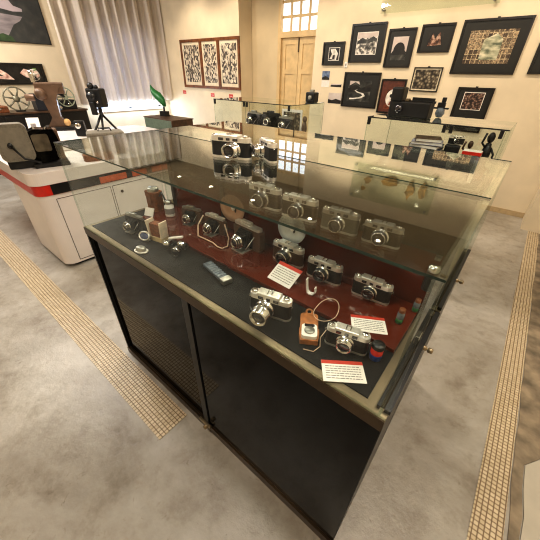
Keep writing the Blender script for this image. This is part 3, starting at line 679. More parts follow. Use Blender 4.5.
# brown cine projector
t = thing('film_projector', 'brown metal film projector with reel arms on the white plinth', 'film projector', (-4.42, .95, 1.0005), math.radians(66)); t.scale = (1.06, 1.06, 1.12)
mb = MB(); mb.prism([(-.15, -.11), (.17, -.11), (.15, .11), (-.13, .11)], 0, .035); mb.box(-.20, .24, -.13, .13, 0, .012, 0, .004); obj('base', mb, BLKP, t)
mb = MB(); mb.prism([(-.10, .03), (.12, .03), (.05, .12), (.06, .28), (.13, .40), (-.02, .42), (-.06, .28), (-.03, .12)], 0, .13, 0, T(0, .065, 0) @ RX(PI/2)); obj('column', mb, BRNM, t)
mb = MB(); mb.box(-.10, .16, -.05, .075, .33, .43, 0, .012); obj('lamp_house', mb, BRNM, t)
mb = MB(); mb.lathe([(.05, 0), (.055, .03), (.045, .05), (.04, .09), (0, .085)], 24, 0, T(-.06, -.05, .33) @ FRONT); mb.lathe([(.03, 0), (.03, .08), (0, .08)], 20, 0, T(-.13, -.03, .30) @ RY(-PI/2)); obj('lens', mb, [BRNM, CHROME], t)
mb = MB(); mb.lathe([(.020, 0), (.024, .07), (.015, .10), (0, .10)], 16, 0, T(-.09, -.02, .43)); obj('chrome_stack', mb, CHROME, t)
def reel_mesh(mb, M, R, holes=5):
    mb.tube([M @ Vector((R*math.cos(a), R*math.sin(a), 0)) for a in [2*PI*k/36 for k in range(36)]], R*.07, 8, closed=True)
    mb.lathe([(0, -.012), (R*.3, -.012), (R*.3, .012), (0, .012)], 20, 0, M)
    for k in range(holes):
        a = 2*PI*k/holes; d = Vector((math.cos(a), math.sin(a), 0))
        mb.tube([M @ (d*R*.25), M @ (d*R*.98)], R*.075, 6)
    return mb
obj('feed_reel', reel_mesh(MB(), T(-.06, -.02, .49) @ RX(PI/2) @ RZ(.3), .045, 5), pm('clear_reel_plastic', (176, 172, 160), .3, var=.08), t)
obj('take_up_reel', reel_mesh(MB(), T(.15, .02, .30) @ RX(PI/2), .085, 6), pm('pale_green_reel', (150, 158, 138), .4, var=.1), t)
mb = MB(); mb.tube([(-.05, -.01, .42), (-.06, -.01, .49)], .010, 8); obj('reel_arm', mb, BLKP, t)
mb = MB(); mb.tube([(.05, -.01, .36), (.15, .02, .30)], .012, 8); obj('reel_arm', mb, BLKP, t)
mb = MB(); mb.sphere((.10, -.09, .075), .035); obj('lamp_bulb', mb, pm('amber_bulb', (206, 168, 116), .15, var=.05), t)
# black camera on a small tripod behind
t = thing('tripod_camera', 'knobbly black camera on a short tripod behind the brown projector', 'camera on tripod', (-4.14, 1.36, .9005), .5); t.scale = (1.15, 1.15, 1.15)
mb = MB(); mb.box(-.08, .08, -.05, .05, .29, .46, 0, .012).box(-.06, .0, -.07, -.04, .22, .34, 0, .01); mb.lathe([(.035, 0), (.035, .06), (0, .06)], 20, 0, T(0, -.05, .39) @ FRONT).sphere((-.02, -.03, .48), .03).sphere((.03, -.02, .47), .022); obj('camera_head', mb, BLKP, t)
mb = MB(); mb.tube([(0, 0, .30), (0, 0, .20)], .018, 10); obj('column', mb, BLKP, t)
for a in (0.3, 2.4, 4.4):
    mb = MB(); mb.tube([(0, 0, .23), (.17*math.cos(a), .17*math.sin(a), .014)], .012, 8); obj('leg', mb, BLKP, t)
mb = MB(); mb.sphere((-.02, -.065, .42), .012).sphere((.035, -.055, .34), .012); obj('knob', mb, CHROME, t)

# ------------------------------------------------------------------ black cabinet by the left wall and what stands on it
t = thing('low_cabinet', 'low black cabinet along the left wall under the strip of prints', 'cabinet', (-7.38, 1.2, 0))
mb = MB(); mb.box(-.25, .25, -1.6, 1.20, .0, .93, 0, .006); obj('body', mb, BLACK, t)
mb = MB(); mb.box(-.27, .27, -1.62, 1.22, .93, .96, 0, .004); obj('top_board', mb, DKBRN, t)
for k in range(4):
    mb = MB(); mb.box(.25, .262, -1.55+.69*k, -.90+.69*k, .06, .90, 0, .004); d = obj('door', mb, BLACK, t)
    mb = MB(); mb.lathe([(.008, 0), (.014, .02), (0, .026)], 14, 0, T(.262, -.98+.69*k, .5) @ RY(PI/2)); obj('knob', mb, CHROME, d)
t = thing('film_reel', 'large grey open-spoked film reel standing on the black cabinet', 'film reel', (-7.30, 1.34, .9605), 0)
obj('spool', reel_mesh(MB(), T(0, 0, .195) @ RY(PI/2), .18, 7), pm('reel_metal', (140, 136, 118), .4, .5, var=.1), t)
mb = MB(); mb.box(-.04, .04, -.07, .07, 0, .02); obj('foot', mb, BLKP, t)
BXB = pm('navy_black_case', (30, 34, 44), .45, var=.15)
for lab, x, y, sy, h, m in (('square dark navy equipment box right of the large film reel', -7.30, 1.73, .15, .27, BXB), ('dark equipment box nearer the corner, lower than the navy one', -7.28, 2.12, .14, .16, BLKP), ('reddish brown leather box at the near end of the black cabinet', -7.28, 1.02, .12, .10, BRNL)):
    t = thing('equipment_box', lab, 'equipment box', (x, y, .9605), .0, 'boxes on the black cabinet')
    mb = MB(); mb.box(-.12, .12, -sy, sy, 0, h, 0, .012); obj('box_body', mb, m, t)
    mb = MB(); mb.box(-.125, .125, -sy-.004, sy+.004, h*.72, h*.76); obj('lid_seam', mb, BLKP, t)
    mb = MB(); mb.lathe([(.016, 0), (.016, .008), (0, .01)], 16, 0, T(.12, 0, h*.6) @ RY(PI/2)); mb.tube([(.0, -.05, h), (0, -.04, h+.03), (0, .04, h+.03), (0, .05, h)], .007, 6); obj('latch', mb, CHROME, t)
t = thing('slide_magazine', 'small silver and blue gadget on the black cabinet below the strip of prints', 'gadget', (-7.12, 1.925, .9605), .0); t.scale = (.8, .8, .8)
mb = MB(); mb.box(-.05, .05, -.03, .03, 0, .10, 0, .01); obj('body', mb, pm('grey_blue_plastic', (86, 104, 128), .4), t)
mb = MB(); mb.lathe([(.03, 0), (.03, .04), (.02, .05), (0, .05)], 18, 0, T(.05, 0, .06) @ RY(PI/2)); obj('lens', mb, CHROME, t)

# ------------------------------------------------------------------ framed things
def frame_y(label, x0, x1, z0, z1, px, mats, fw=.022, mount=MATB, fr=FRBLK, y=YB, polys=(), hook=True, group='black-framed pictures on the back wall', white_edge=True):
    t = thing('framed_picture', label, 'framed picture', ((x0+x1)/2, y, z0), 0, group)
    cx = (x0+x1)/2
    a, b, c, d = x0-cx, x1-cx, 0, z1-z0
    mb = MB(); mb.box(a, b, -.025, 0, c, c+fw).box(a, b, -.025, 0, d-fw, d).box(a, a+fw, -.025, 0, c+fw, d-fw).box(b-fw, b, -.025, 0, c+fw, d-fw); obj('frame', mb, fr, t)
    mb = MB(); mb.box(a+fw, b-fw, -.012, 0, c+fw, d-fw); obj('mount', mb, mount, t)
    p0, p1, q0, q1 = px[0]-cx, px[1]-cx, px[2]-z0, px[3]-z0
    mb = MB(); w = p1-p0; h = q1-q0
    if white_edge: mb.box(p0-.008, p1+.008, -.0128, -.012, q0-.008, q1+.008, len(mats))
    mb.box(p0, p1, -.0138, -.0128, q0, q1, 0)
    for k, (mi, pts) in enumerate(polys):
        mb.poly([(p0+u*w, -.0142-.0003*k, q0+v*h) for u, v in pts], mi)
    obj('print', mb, list(mats)+[PAPER], t)
    if hook:
        mb = MB(); mb.box(-.014, .014, -.014, 0, d-.002, d+.012, 0, .002); obj('hanger', mb, BLKP, t)
    return t
def arc(cx, cy, rx, ry, a0, a1, n=16): return [(cx+rx*math.cos(a0+(a1-a0)*k/n), cy+ry*math.sin(a0+(a1-a0)*k/n)) for k in range(n+1)]
G1 = photo_mat('print_grey_town', [(.3, (30, 28, 26)), (.48, (120, 116, 110)), (.6, (225, 220, 212))], 24, 8, seed=1)
G2 = photo_mat('print_dark_hill', [(.3, (20, 20, 20)), (.55, (60, 60, 56)), (.75, (120, 118, 110))], 12, 6, seed=2)
G3 = photo_mat('print_pale_sky', [(.3, (186, 170, 164)), (.7, (214, 204, 198))], 5, 3, seed=3)
G4 = photo_mat('print_rust_figures', [(.35, (40, 26, 22)), (.5, (120, 80, 62)), (.62, (190, 160, 140))], 30, 6, seed=4)
G5 = photo_mat('print_rust_cloth', [(.35, (60, 30, 20)), (.6, (130, 66, 40))], 14, 5, seed=5)
G6 = photo_mat('print_sepia_crowd', [(.0, (200, 190, 165)), (.35, (120, 108, 90)), (.7, (44, 38, 32))], 28, kind='vor', seed=6)
G7 = collage_mat('print_portrait_grid', .052, .052, (206, 190, 160), 7)
G8 = photo_mat('print_brown_crowd', [(.0, (190, 160, 140)), (.4, (110, 84, 72)), (.7, (36, 26, 24))], 42, kind='vor', seed=8)
GD = photo_mat('print_black', [(.3, (16, 15, 14)), (.7, (44, 40, 36))], 14, 4, seed=9)
GW = photo_mat('print_white_glow', [(.35, (190, 186, 178)), (.6, (240, 236, 228))], 16, 6, seed=10)
GSW = photo_mat('print_green_swirl', [(.35, (96, 104, 84)), (.5, (176, 176, 150)), (.62, (220, 214, 190))], 8, 5, seed=11, stretch=(1, 1, 2.5))
frame_y('small black-framed picture nearest the door, pale shape on black', -3.12, -2.735, 1.75, 2.055, (-3.005, -2.822, 1.82, 1.976), [GD, GW], polys=[(1, [(.1, .1), (.75, .0), (.9, .55), (.6, .95), (.12, .9), (.3, .5)]), (0, [(.35, .1), (.62, .05), (.6, .45), (.4, .4)])])
frame_y('large black-framed grey town view with wide charcoal mount', -2.645, -2.11, 1.785, 2.256, (-2.535, -2.225, 1.89, 2.146), [G1, G2, G3], polys=[(2, [(0, .72), (1, .80), (1, 1), (0, 1)]), (1, [(.0, .60), (.25, .78), (.5, .66), (.8, .82), (1, .7), (1, .62), (.5, .5), (0, .5)])])
frame_y('large black-framed dark landscape with a pale winding road', -2.668, -2.06, 1.18, 1.66, (-2.575, -2.187, 1.263, 1.552), [G2, GW, GD, G3], white_edge=False, polys=[(2, [(0, .62), (.3, .8), (.6, .64), (1, .86), (1, .5), (0, .4)]), (1, [(.10, .08), (.30, .10), (.62, .16), (.80, .28), (.72, .40), (.50, .46), (.36, .52), (.44, .58), (.30, .53), (.40, .44), (.62, .37), (.68, .29), (.54, .21), (.28, .16), (.12, .16)]), (3, [(.05, .75), (.3, .92), (.5, .8), (.45, .95), (.05, .98)])])
frame_y('upright black-framed picture of a dark mound under a pale sky', -2.06, -1.678, 1.723, 2.171, (-1.979, -1.766, 1.812, 2.08), [G3, GD, G2], white_edge=False, polys=[(1, [(0, .30)]+arc(.5, .42, .38, .34, PI, 0)+[(1, .34), (1, .22), (0, .2)]), (2, [(0, .22), (1, .24), (1, 0), (0, 0)])])
frame_y('black-framed picture with small rust figures on black', -1.616, -1.21, 1.893, 2.195, (-1.514, -1.33, 1.96, 2.108), [GD, G4], white_edge=False, polys=[(1, [(.05, 0), (.3, .95), (.5, .5), (.75, 1), (.98, .1)])])
frame_y('upright black frame with rust mount and a round white glow', -2.03, -1.655, 1.13, 1.583, (-1.93, -1.72, 1.187, 1.46), [G5, GW, GD], mount=MATBR, white_edge=False, polys=[(1, arc(.5, .55, .46, .42, 0, 2*PI, 22)), (2, arc(.42, .66, .12, .09, 0, 2*PI, 12)), (0, [(.3, .2), (.7, .24), (.6, .42), (.4, .4)])])
frame_y('thin black-framed pale sepia group of people', -1.593, -1.217, 1.443, 1.729, (-1.565, -1.245, 1.472, 1.70), [G6], fw=.012, mount=pm('ivory_mount', (214, 204, 180), .6), white_edge=False)
frame_y('largest black-framed collage of portraits around a pale green centre', -1.124, -.413, 1.657, 2.212, (-1.015, -.515, 1.768, 2.102), [G7, GSW], white_edge=False, polys=[(1, [(.34, .12), (.74, .12), (.74, .72), (.58, .9), (.34, .72)])])
frame_y('upright black-framed brown crowd photograph low on the wall', -.955, -.536, .99, 1.513, (-.857, -.63, 1.262, 1.452), [G8], white_edge=True)
frame_y('black-framed picture nearest the pilaster, cut by the frame edge', -.28, .22, 1.666, 1.986, (-.16, .10, 1.75, 1.90), [G2, G3], polys=[(1, [(0, .6), (1, .7), (1, 1), (0, 1)])])
# unframed prints on the wall beside the door
def pin(name, label, x0, x1, z0, z1, mats, polys=(), group='small unframed prints beside the door'):
    mb = MB(); mb.box(x0, x1, YB-.004, YB, z0, z1)
    for k, (mi, pts) in enumerate(polys): mb.poly([(x0+u*(x1-x0), YB-.0045-.0003*k, z0+v*(z1-z0)) for u, v in pts], mi)
    return tag(obj(name, mb, mats), label, 'print', group)
GB = photo_mat('print_blue_hill', [(.35, (52, 72, 110)), (.65, (150, 170, 200))], 10, 4, seed=12)
pin('wall_print', 'little blue print above a blank white slip beside the door', -3.10, -2.958, 1.547, 1.67, [GB, G2], [(1, [(0, 0), (1, 0), (1, .2), (.5, .45), (0, .25)])])
pin('wall_print', 'blank white slip below the little blue print', -3.10, -2.945, 1.443, 1.540, [PAPER])
pin('wall_print', 'thin dark strip print under the small black frame', -2.914, -2.715, 1.452, 1.493, [GD, G3], [(1, [(0, .55), (1, .75), (1, .95), (0, .95)])])
pin('wall_print', 'grey landscape print left of the winding road picture', -2.934, -2.684, 1.209, 1.364, [G3, GD], [(1, [(0, 0), (1, 0), (1, .3), (.6, .45), (.3, .3), (0, .4)])])
t = thing('wall_switch', 'small white wall switch between the black frames', 'switch', (-2.675, YB, 1.72))
mb = MB(); mb.box(-.028, .028, -.014, 0, 0, .075, 0, .004); obj('plate', mb, PAPER, t)
mb = MB(); mb.box(-.010, .010, -.019, -.014, .022, .052, 0, .002); obj('rocker', mb, ALUM, t)
# acrylic sign
t = thing('acrylic_sign', 'clear greenish acrylic sheet on metal standoffs above the framed pictures', 'acrylic sign', (-1.53, YB, 2.34))
mb = MB(); mb.box(-.70, .72, -.05, -.04, 0, .62); obj('sheet', mb, SIGNM, t)
for x in (-.66, .66):
    for z in (.04, .58):
        mb = MB(); mb.lathe([(.012, 0), (.012, .052), (.018, .052), (.018, .058), (0, .06)], 18, 0, T(x, 0, z) @ FRONT); obj('standoff', mb, ALUM, t)
for cx_, cz_, w_, h_ in ((-.02, .225, .15, .10), (.33, .30, .075, .16), (.53, .28, .075, .16), (-.40, .27, .08, .07), (-.62+.16, .42, .05, .05)):
    mb = MB(); r = random.Random(int(cx_*100)+70)
    pts = [(cx_+w_*math.cos(a_)*r.uniform(.55, 1.1), cz_+h_*math.sin(a_)*r.uniform(.55, 1.1)) for a_ in [2*PI*k/16 for k in range(16)]]
    mb.prism([(x_, -z_) for x_, z_ in pts], 0, .0015, 0, T(0, -.0385, 0) @ RX(-PI/2)); obj('tan_mark', mb, pm('tan_print', (176, 138, 84), .5, var=.25, scale=14), t)
# triptych
t = thing('triptych_frame', 'brown wooden triptych frame of three collage sheets on the lit wall', 'framed collage', (-5.985, YB, 1.315))
a, b, d = -.925, .955, .90
mb = MB(); mb.box(a, b, -.03, 0, 0, .05).box(a, b, -.03, 0, d-.05, d)
ws = [(-.925, -.875), (-.262, -.188), (.298, .372), (.905, .955)]
for p, q in ws: mb.box(p, q, -.03, 0, .05, d-.05)
obj('frame', mb, FRBRN, t)
for k in range(3):
    p, q = ws[k][1], ws[k+1][0]
    mb = MB(); mb.box(p, q, -.012, 0, .05, d-.05); sh = obj('sheet', mb, pm('ivory_sheet', (226, 214, 190), .6, var=.04), t)
    mb = MB(); mb.box(p+.045, q-.045, -.0128, -.012, .11, d-.10); obj('collage', mb, photo_mat('small_pasted_prints_%d' % k, [(.0, (44, 40, 38)), (.25, (84, 76, 70)), (.36, (190, 178, 160)), (.48, (222, 212, 192)), (.60, (216, 204, 184)), (.68, (120, 104, 90)), (.85, (62, 56, 52))], 27, kind='cell', rough=.6, seed=3+k, stretch=(1.2, 1, .9)), sh)
for k, (x, z) in enumerate(((-6.975, 1.205), (-5.945, 1.19), (-5.345, 1.195))):
    mb = MB(); mb.box(x-.06, x+.06, YB-.006, YB, z-.035, z+.035, 0, .001); mb.box(x-.045, x+.045, YB-.0065, YB-.006, z-.004, z+.002, 1)
    o = obj('wall_label', mb, [REDH, PAPER]); tag(o, ['red wall label below the triptych panel by the curtain', 'red wall label below the middle panel of the triptych', 'red wall label below the triptych panel by the door recess'][k], 'label', 'red labels under the triptych')
# left wall: landscape and strip of prints
def frame_x(name, label, y0, y1, z0, z1, fw, mats, polys, mount=None, fr=FRBLK):
    t = thing(name, label, 'framed picture', (XL, (y0+y1)/2, z0)); cy = (y0+y1)/2
    a, b, d = y0-cy, y1-cy, z1-z0
    mb = MB(); mb.box(0, .03, a, b, 0, fw).box(0, .03, a, b, d-fw, d).box(0, .03, a, a+fw, fw, d-fw).box(0, .03, b-fw, b, fw, d-fw); obj('frame', mb, fr, t)
    mb = MB(); mb.box(0, .012, a+fw, b-fw, fw, d-fw)
    for k, (mi, pts) in enumerate(polys): mb.poly([(.0125+.0004*k, a+fw+u*(b-a-2*fw), fw+v*(d-2*fw)) for u, v in pts], mi)
    obj('print', mb, mats, t)
    return t
LS = photo_mat('painting_pink_sky', [(.3, (164, 152, 156)), (.7, (188, 174, 178))], 2.5, 4, seed=20)
LW = photo_mat('painting_grey_water', [(.3, (112, 106, 110)), (.7, (160, 150, 152))], 3, 5, seed=21, stretch=(1, 1, 4))
LT = photo_mat('painting_dark_trees', [(.3, (52, 54, 56)), (.55, (66, 67, 66)), (.75, (82, 82, 78))], 7, 7, seed=22)
LG = photo_mat('painting_green_bush', [(.3, (40, 56, 40)), (.7, (70, 92, 60))], 9, 5, seed=23)
frame_x('landscape_painting', 'large dusky landscape of trees by water high on the left wall', .85, 2.33, 1.995, 3.02, .008, [LS, LW, LT, LG],
        [(1, [(0, 0), (1, 0), (1, .41), (0, .40)]), (2, [(0, .36), (.3, .37), (.55, .38), (.8, .36), (.85, .44), (.7, .42), (.55, .45), (.3, .42), (0, .43)]), (2, [(.54, 1), (.57, .64), (.62, .56), (.68, .60), (.72, .50), (.80, .47), (.79, .38), (.74, .30), (.66, .24), (.58, .10), (.5, .0), (1, 0), (1, 1)]), (3, [(0, 0), (.62, 0), (.60, .07), (.52, .11), (.45, .08), (.2, .12), (0, .1)])])
PK = photo_mat('print_pink_shapes', [(.3, (170, 120, 104)), (.55, (232, 200, 184)), (.7, (246, 230, 216))], 14, 4, seed=24)
frame_x('strip_frame', 'long black strip frame with pale pink prints on the left wall', .55, 2.05, 1.36, 1.69, .035, [GD, PK, pm('print_green_bit', (110, 140, 80), .5)],
        [(1, [(.36, .25), (.50, .2), (.66, .16), (.60, .55), (.52, .85), (.38, .8)]), (1, [(.74, .55), (.80, .3), (.90, .18), (.96, .4), (.93, .85), (.86, .72), (.80, .82)]), (2, [(.90, .7), (.94, .7), (.94, .88), (.90, .88)]), (0, [(.46, .4), (.56, .36), (.5, .6)])])

# ------------------------------------------------------------------ small table with the green figure, behind the showcases
t = thing('work_table', 'grey-green painted table with brown top, below the triptych', 'table', (-4.62, 2.55, 0))
mb = MB(); mb.box(-.37, .37, -.15, .24, .83, .985, 0, .006); obj('apron', mb, GREENG, t)
mb = MB(); mb.box(-.39, .40, -.15, .26, .9852, .998, 0, .004).box(.372, .39, -.15, .24, .85, .985); obj('top_board', mb, DKBRN, t)
for sx in (-1, 1):
    for sy in (-1, 1):
        mb = MB(); mb.box(sx*.34-.02, sx*.34+.02, .045+sy*.165-.02, .045+sy*.165+.02, 0, .83); obj('leg', mb, BLKP, t)
t = thing('green_figure', 'slim green leaf-shaped ornament on a black stand on the grey-green table', 'ornament', (-4.78, 2.66, .9986), .2)
mb = MB(); mb.prism(rrect(-.07, .07, -.05, .05, .02), 0, .07); mb.tube([(0, 0, .07), (.01, 0, .16)], .014, 8); obj('stand', mb, BLKP, t)
mb = MB(); mb.tube([(.03, 0, .14), (-.01, 0, .22), (-.08, 0, .28), (-.16, 0, .33), (-.20, 0, .38), (-.215, 0, .43)], [.025, .055, .065, .05, .03, .006], 10); obj('leaf', mb, GREEN, t)

# ------------------------------------------------------------------ on and in the rear showcases
t = thing('bellows_camera', 'wide black view camera standing on the showcase with black clips', 'camera', (-.78, 2.28, ZT), math.radians(-6))
mb = MB(); mb.box(-.17, .15, -.045, .05, 0, .105, 0, .008); obj('body', mb, BLKP, t)
mb = MB(); mb.prism([(-.03, .0), (.15, .0), (.15, .06), (-.01, .045)], .10, .115); mb.box(-.02, .15, .02, .03, .10, .135); obj('lid', mb, BLKP, t)
mb = MB(); mb.box(-.17, -.075, -.05, .045, .10, .20, 0, .012); obj('finder_hood', mb, BLKP, t)
mb = MB(); mb.lathe([(.03, 0), (.03, .02), (.02, .03), (0, .028)], 20, 0, T(-.08, -.045, .055) @ FRONT); obj('lens', mb, [GLENS], t)
mb = MB(); mb.box(-.06, -.03, -.02, .02, .105, .125, 0, .004); obj('brass_clip', mb, BRASS, t)
t = thing('box_camera', 'tiny black box camera on the showcase by the cream door', 'camera', (-2.12, 2.93, ZT))
mb = MB(); mb.box(-.06, .06, -.05, .05, 0, .10, 0, .010); obj('body', mb, BLKP, t)
mb = MB(); mb.lathe([(.022, 0), (.022, .02), (.014, .024), (0, .02)], 18, 0, T(.01, -.05, .05) @ FRONT); mb.box(-.03, .02, -.02, .02, .10, .125, 0, .004); obj('lens', mb, ALUM, t)
t = thing('flash_lamp', 'small black-topped lamp with pale glass bulb by the lowest black frame', 'lamp', (-.60, 2.42, ZT))
mb = MB(); mb.lathe([(0, 0), (.020, .004), (.034, .03), (.030, .055), (.018, .07), (0, .072)], 20); obj('glass_bulb', mb, FROST, t)
mb = MB(); mb.box(-.055, .055, -.008, .008, .060, .072, 0, .003).box(-.030, .026, -.012, .012, .072, .105, 0, .004).box(-.008, .022, -.010, .010, .105, .140, 0, .004); obj('black_bracket', mb, BLKP, t)
# inside the clip showcase
BOOKM = [pm('book_navy', (40, 46, 74), .5), pm('book_black', (30, 28, 30), .5), pm('book_pale', (170, 168, 186), .5), pm('book_brown', (82, 60, 44), .5)]
z = ZF
t = thing('display_block', 'dark grey riser block inside the clip showcase under the stacked albums', 'riser', (-.60, 2.32, ZF))
mb = MB(); mb.box(-.12, .12, -.12, .12, 0, .16, 0, .004); obj('riser_body', mb, BLKP, t)
mb = MB(); mb.box(-.122, .122, -.122, .122, .16, .164); obj('riser_top', mb, MATB, t)
z += .164
for k, (w, h, yaw, lab) in enumerate(((.115, .030, .05, 'navy album at the bottom of the stack in the clip showcase'), (.105, .026, -.1, 'black album second in the stack in the clip showcase'), (.11, .020, .18, 'pale album third in the stack in the clip showcase'), (.09, .026, .3, 'brown album on top of the stack in the clip showcase'))):
    t = thing('photo_album', lab, 'album', (-.60, 2.30, z), yaw, 'albums stacked in the clip showcase')
    mb = MB(); mb.box(-w, w, -.08, .08, .003, h-.003); obj('pages', mb, PAPER, t)
    mb = MB(); mb.box(-w-.003, w+.003, -.084, .084, 0, .003).box(-w-.003, w+.003, -.084, .084, h-.003, h).box(-w-.003, -w, -.084, .084, .003, h-.003); obj('cover', mb, BOOKM[k], t)
    z += h
t = thing('red_box', 'red and white carton in the clip showcase beside the figurines', 'box', (-.265, 2.26, ZF))
mb = MB(); mb.box(-.06, .06, -.04, .04, 0, .22, 0, .002); obj('carton', mb, PAPER, t)
mb = MB(); mb.box(-.061, .061, -.041, .041, .165, .215); obj('red_band', mb, RED, t)
for lab, x, y, h, m in (('dark brown figurine left of the tall black one in the clip showcase', -.32, 2.48, .26, DKBRN), ('tall black figurine with raised arm in the clip showcase', -.20, 2.45, .34, BLKP), ('small brown figurine at the right end of the clip showcase', -.178, 2.355, .15, BRNL)):
    t = thing('figurine', lab, 'figurine', (x, y, ZF), .3, 'figurines in the clip showcase')
    mb = MB(); mb.lathe([(0, 0), (.03, 0), (.032, h*.08), (.022, h*.12), (.030, h*.35), (.034, h*.55), (.018, h*.74), (0, h*.76)], 18); obj('torso', mb, m, t)
    mb = MB(); mb.sphere((0, 0, h*.86), h*.075, h*.075, h*.11); mb.tube([(.02, -.01, h*.66), (.05, -.02, h*.52), (.045, -.03, h*.40)], .008, 6).tube([(-.02, -.01, h*.66), (-.05, -.015, h*.75), (-.04, -.02, h*.95)], .008, 6); obj('head_and_arms', mb, m, t)
    mb = MB(); mb.box(-.04, .04, -.04, .04, 0, .012); obj('base', mb, BLKP, t)
t = thing('camera_bag', 'upright black camera bag right of the albums in the clip showcase', 'camera bag', (-.415, 2.33, ZF), .1)
mb = MB(); mb.box(-.05, .05, -.06, .06, 0, .23, 0, .012); obj('bag_body', mb, BLKP, t)
mb = MB(); mb.box(-.052, .052, -.064, -.02, .13, .235, 0, .01); obj('flap', mb, BLKL, t)
mb = MB(); mb.box(-.012, .012, -.068, -.062, .12, .15, 0, .002); obj('buckle', mb, CHROME, t)
cam35('black camera lying on top of the camera bag in the clip showcase', (-.405, 2.33), 20, .11, ZF+.2306, .018, .03, group='cameras in the clip showcase')
t = thing('print_folder', 'grey mottled folder of prints standing upright by the red carton', 'folder', (-.31, 2.17, ZF), .15)
mb = MB(); mb.box(-.085, .085, -.008, .008, 0, .19); obj('folder_cover', mb, photo_mat('mottled_grey_cover', [(.35, (50, 46, 42)), (.5, (120, 112, 104)), (.65, (180, 172, 160))], 30, 6, seed=40), t)
mb = MB(); mb.box(-.080, .080, -.005, .005, .19, .194); obj('pages', mb, PAPER, t)
folder('dark folding camera standing left of the albums in the clip showcase', (-.86, 2.26), 8, .15, ZF, 'cameras in the clip showcase', metal=ALUM)
cam35('grey camera on a low spot at the left end of the clip showcase', (-.90, 2.44), -6, .13, ZF, .022, .03, metal=ALUM, group='cameras in the clip showcase')
# inside the showcase by the door
def riser(label, x, y, w, h, d):
    t = thing('display_block', label, 'riser', (x, y, ZF)); mb = MB(); mb.box(-w, w, -d, d, 0, h-.004, 0, .003); obj('riser_body', mb, BLKP, t)
    mb = MB(); mb.box(-w, w, -d, d, h-.004, h); obj('riser_top', mb, MATB, t)
riser('long black riser block inside the showcase by the cream door', -2.58, 2.70, .36, .10, .11)
ZR = ZF+.10
folder('black folding camera at the left end of the long black riser', (-2.82, 2.70), -5, .24, ZR, 'cameras in the showcase by the door', metal=ALUM)
folder('black folding camera in the middle of the long black riser', (-2.55, 2.71), 8, .26, ZR, 'cameras in the showcase by the door', metal=BLKP)
folder('black folding camera at the right end of the long black riser', (-2.30, 2.68), 0, .22, ZR, 'cameras in the showcase by the door', metal=ALUM)
t = thing('photo_stand', 'grey group photograph standing behind the black cameras in the door showcase', 'photograph', (-2.40, 2.94, ZF), .05)
mb = MB(); mb.box(-.15, .15, -.006, .006, 0, .30); obj('backing', mb, PAPER, t)
mb = MB(); mb.box(-.125, .125, -.008, -.006, .07, .27); obj('print', mb, G6, t)
t = thing('figurine', 'brown standing figurine at the right end of the door showcase', 'figurine', (-2.10, 2.78, ZF), -.2)
mb = MB(); mb.lathe([(0, 0), (.034, 0), (.034, .02), (.022, .04), (.034, .13), (.022, .19), (0, .20)], 18); obj('torso', mb, DKBRN, t)
mb = MB(); mb.sphere((0, 0, .225), .026, .026, .034); obj('head', mb, DKBRN, t)
mb = MB(); mb.box(-.03, .03, -.02, .02, 0, .05, 0, .004); o = obj('dark_case', mb, DKBRN, None, (-2.98, 2.52, ZF)); o.scale = (2.2, 2, 2.6); tag(o, 'little dark brown case alone in the left half of the door showcase', 'case')
mb = MB(); mb.box(-.045, .045, 0, .002, 0, .07, 0, 0, RX(-.6)); o = obj('blank_card', mb, PAPER, None, (-2.14, 2.50, ZF+.0015), .1); tag(o, 'blank white card leaning in the near right corner of the door showcase', 'card')

# ------------------------------------------------------------------ lights
def lampobj(name, typ, loc, energy, col, **kw):
    l = bpy.data.lights.new(name, typ); l.energy = energy; l.color = col
    for k, v in kw.items(): setattr(l, k, v)
    o = bpy.data.objects.new(name, l); C.objects.link(o); o.location = loc
    return o
def aim(o, p): o.rotation_euler = (Vector(p)-o.location).to_track_quat('-Z', 'Y').to_euler()
WARM = (1, .84, .64)
xsl = (-6.25, -5.10, -3.84, -2.47, -1.21, .05)
labs = ['ceiling downlight by the curtain corner', 'ceiling downlight in front of the triptych', 'ceiling downlight in front of the double door', 'ceiling downlight in front of the winding road picture', 'ceiling downlight in front of the portrait collage', 'ceiling downlight nearest the pilaster']
for x, lb in zip(xsl, labs):
    t = thing('ceiling_downlight', lb, 'downlight', (x, 3.75, ZC), 0, 'row of ceiling downlights')
    mb = MB(); mb.lathe([(.055, 0), (.055, -.012), (.040, -.014), (.036, -.004)], 24); obj('trim_ring', mb, WHITE, t)
    mb = MB(); mb.lathe([(.036, -.006), (0, -.006)], 24); obj('lamp_face', mb, BULB, t)
    l = lampobj('downlight_lamp', 'SPOT', (x, 3.75, ZC-.03), 57, WARM, spot_size=math.radians(105), spot_blend=.7, shadow_soft_size=.04); aim(l, (x, 4.75, 1.1))
def area(name, loc, tgt, e, col, sx, sy):
    l = lampobj(name, 'AREA', loc, e, col, shape='RECTANGLE', size=sx, size_y=sy); aim(l, tgt); return l
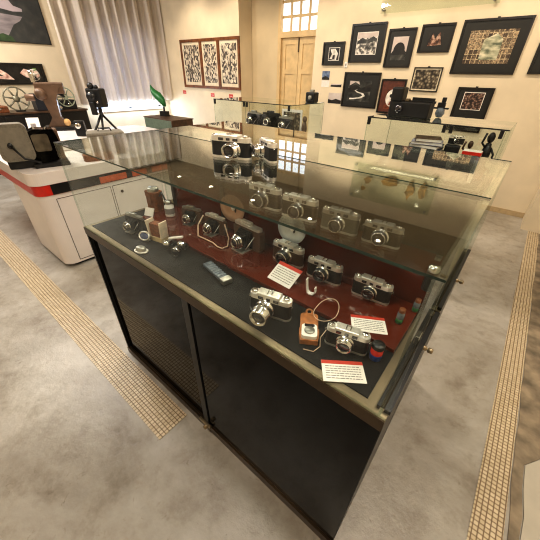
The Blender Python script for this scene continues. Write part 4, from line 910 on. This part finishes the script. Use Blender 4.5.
area('room_fill', (-1.0, -1.3, 3.12), (-1.2, .4, 0), 28, (1, .88, .72), 1.2, .3)  # added room fills, no fixtures stand behind these area lights
area('room_fill', (-4.6, .2, 3.12), (-4.8, .5, 0), 95, (1, .95, .88), 1.6, .4)
area('room_fill', (-2.2, 1.8, 3.12), (-2.2, 1.8, 0), 45, (1, .88, .70), 1.6, .2)
area('room_fill', (.5, .9, 3.12), (.38, 1.2, 0), 36, (1, .90, .76), .3, .8)
area('curtain_fill', (-6.7, .3, 3.0), (-7.5, 3.6, 1.6), 42, (1, .95, .88), .3, .2)  # added light with no fixture, grazes the curtain to deepen its folds
l = lampobj('case_downlight', 'SPOT', (-.62, .15, 3.12), 64, (1, .93, .82), spot_size=math.radians(110), spot_blend=.5, shadow_soft_size=.05)
area('window_fill', (XL+.30, 3.6, 1.0), (XL, 3.6, .55), 9, (.66, .80, 1), 1.9, .10)  # added fill inside the room, aimed back at the wall below the curtain
area('window_fill', (XL+.03, 3.7, .94), (XL+.5, 3.7, .5), 22, (.70, .82, 1), 1.6, .10)

w = bpy.data.worlds.new('World'); bpy.context.scene.world = w; w.use_nodes = True
bg = w.node_tree.nodes['Background']; bg.inputs[0].default_value = (1, .93, .82, 1); bg.inputs[1].default_value = .3

# ------------------------------------------------------------------ camera
cam = bpy.data.cameras.new('Camera'); co = bpy.data.objects.new('Camera', cam); C.objects.link(co)
cam.sensor_width = 36; cam.lens = 292.4957/540*36; cam.clip_start = .02
yaw, pitch, roll = math.radians(38.63515683), math.radians(56.28839844), math.radians(1.30947046)
co.matrix_world = T(.01792, -.46057, 1.6) @ RZ(yaw) @ RX(pitch) @ RZ(roll)
sc = bpy.context.scene; sc.camera = co
sc.view_settings.view_transform = 'Standard'; sc.view_settings.look = 'None'; sc.view_settings.exposure = 0.22; sc.view_settings.gamma = 0.88; sc.cycles.filter_width = 1.1
sc.cycles.max_bounces = 14; sc.cycles.transparent_max_bounces = 40; sc.cycles.glossy_bounces = 8; sc.cycles.diffuse_bounces = 5
sc.cycles.sample_clamp_indirect = 6
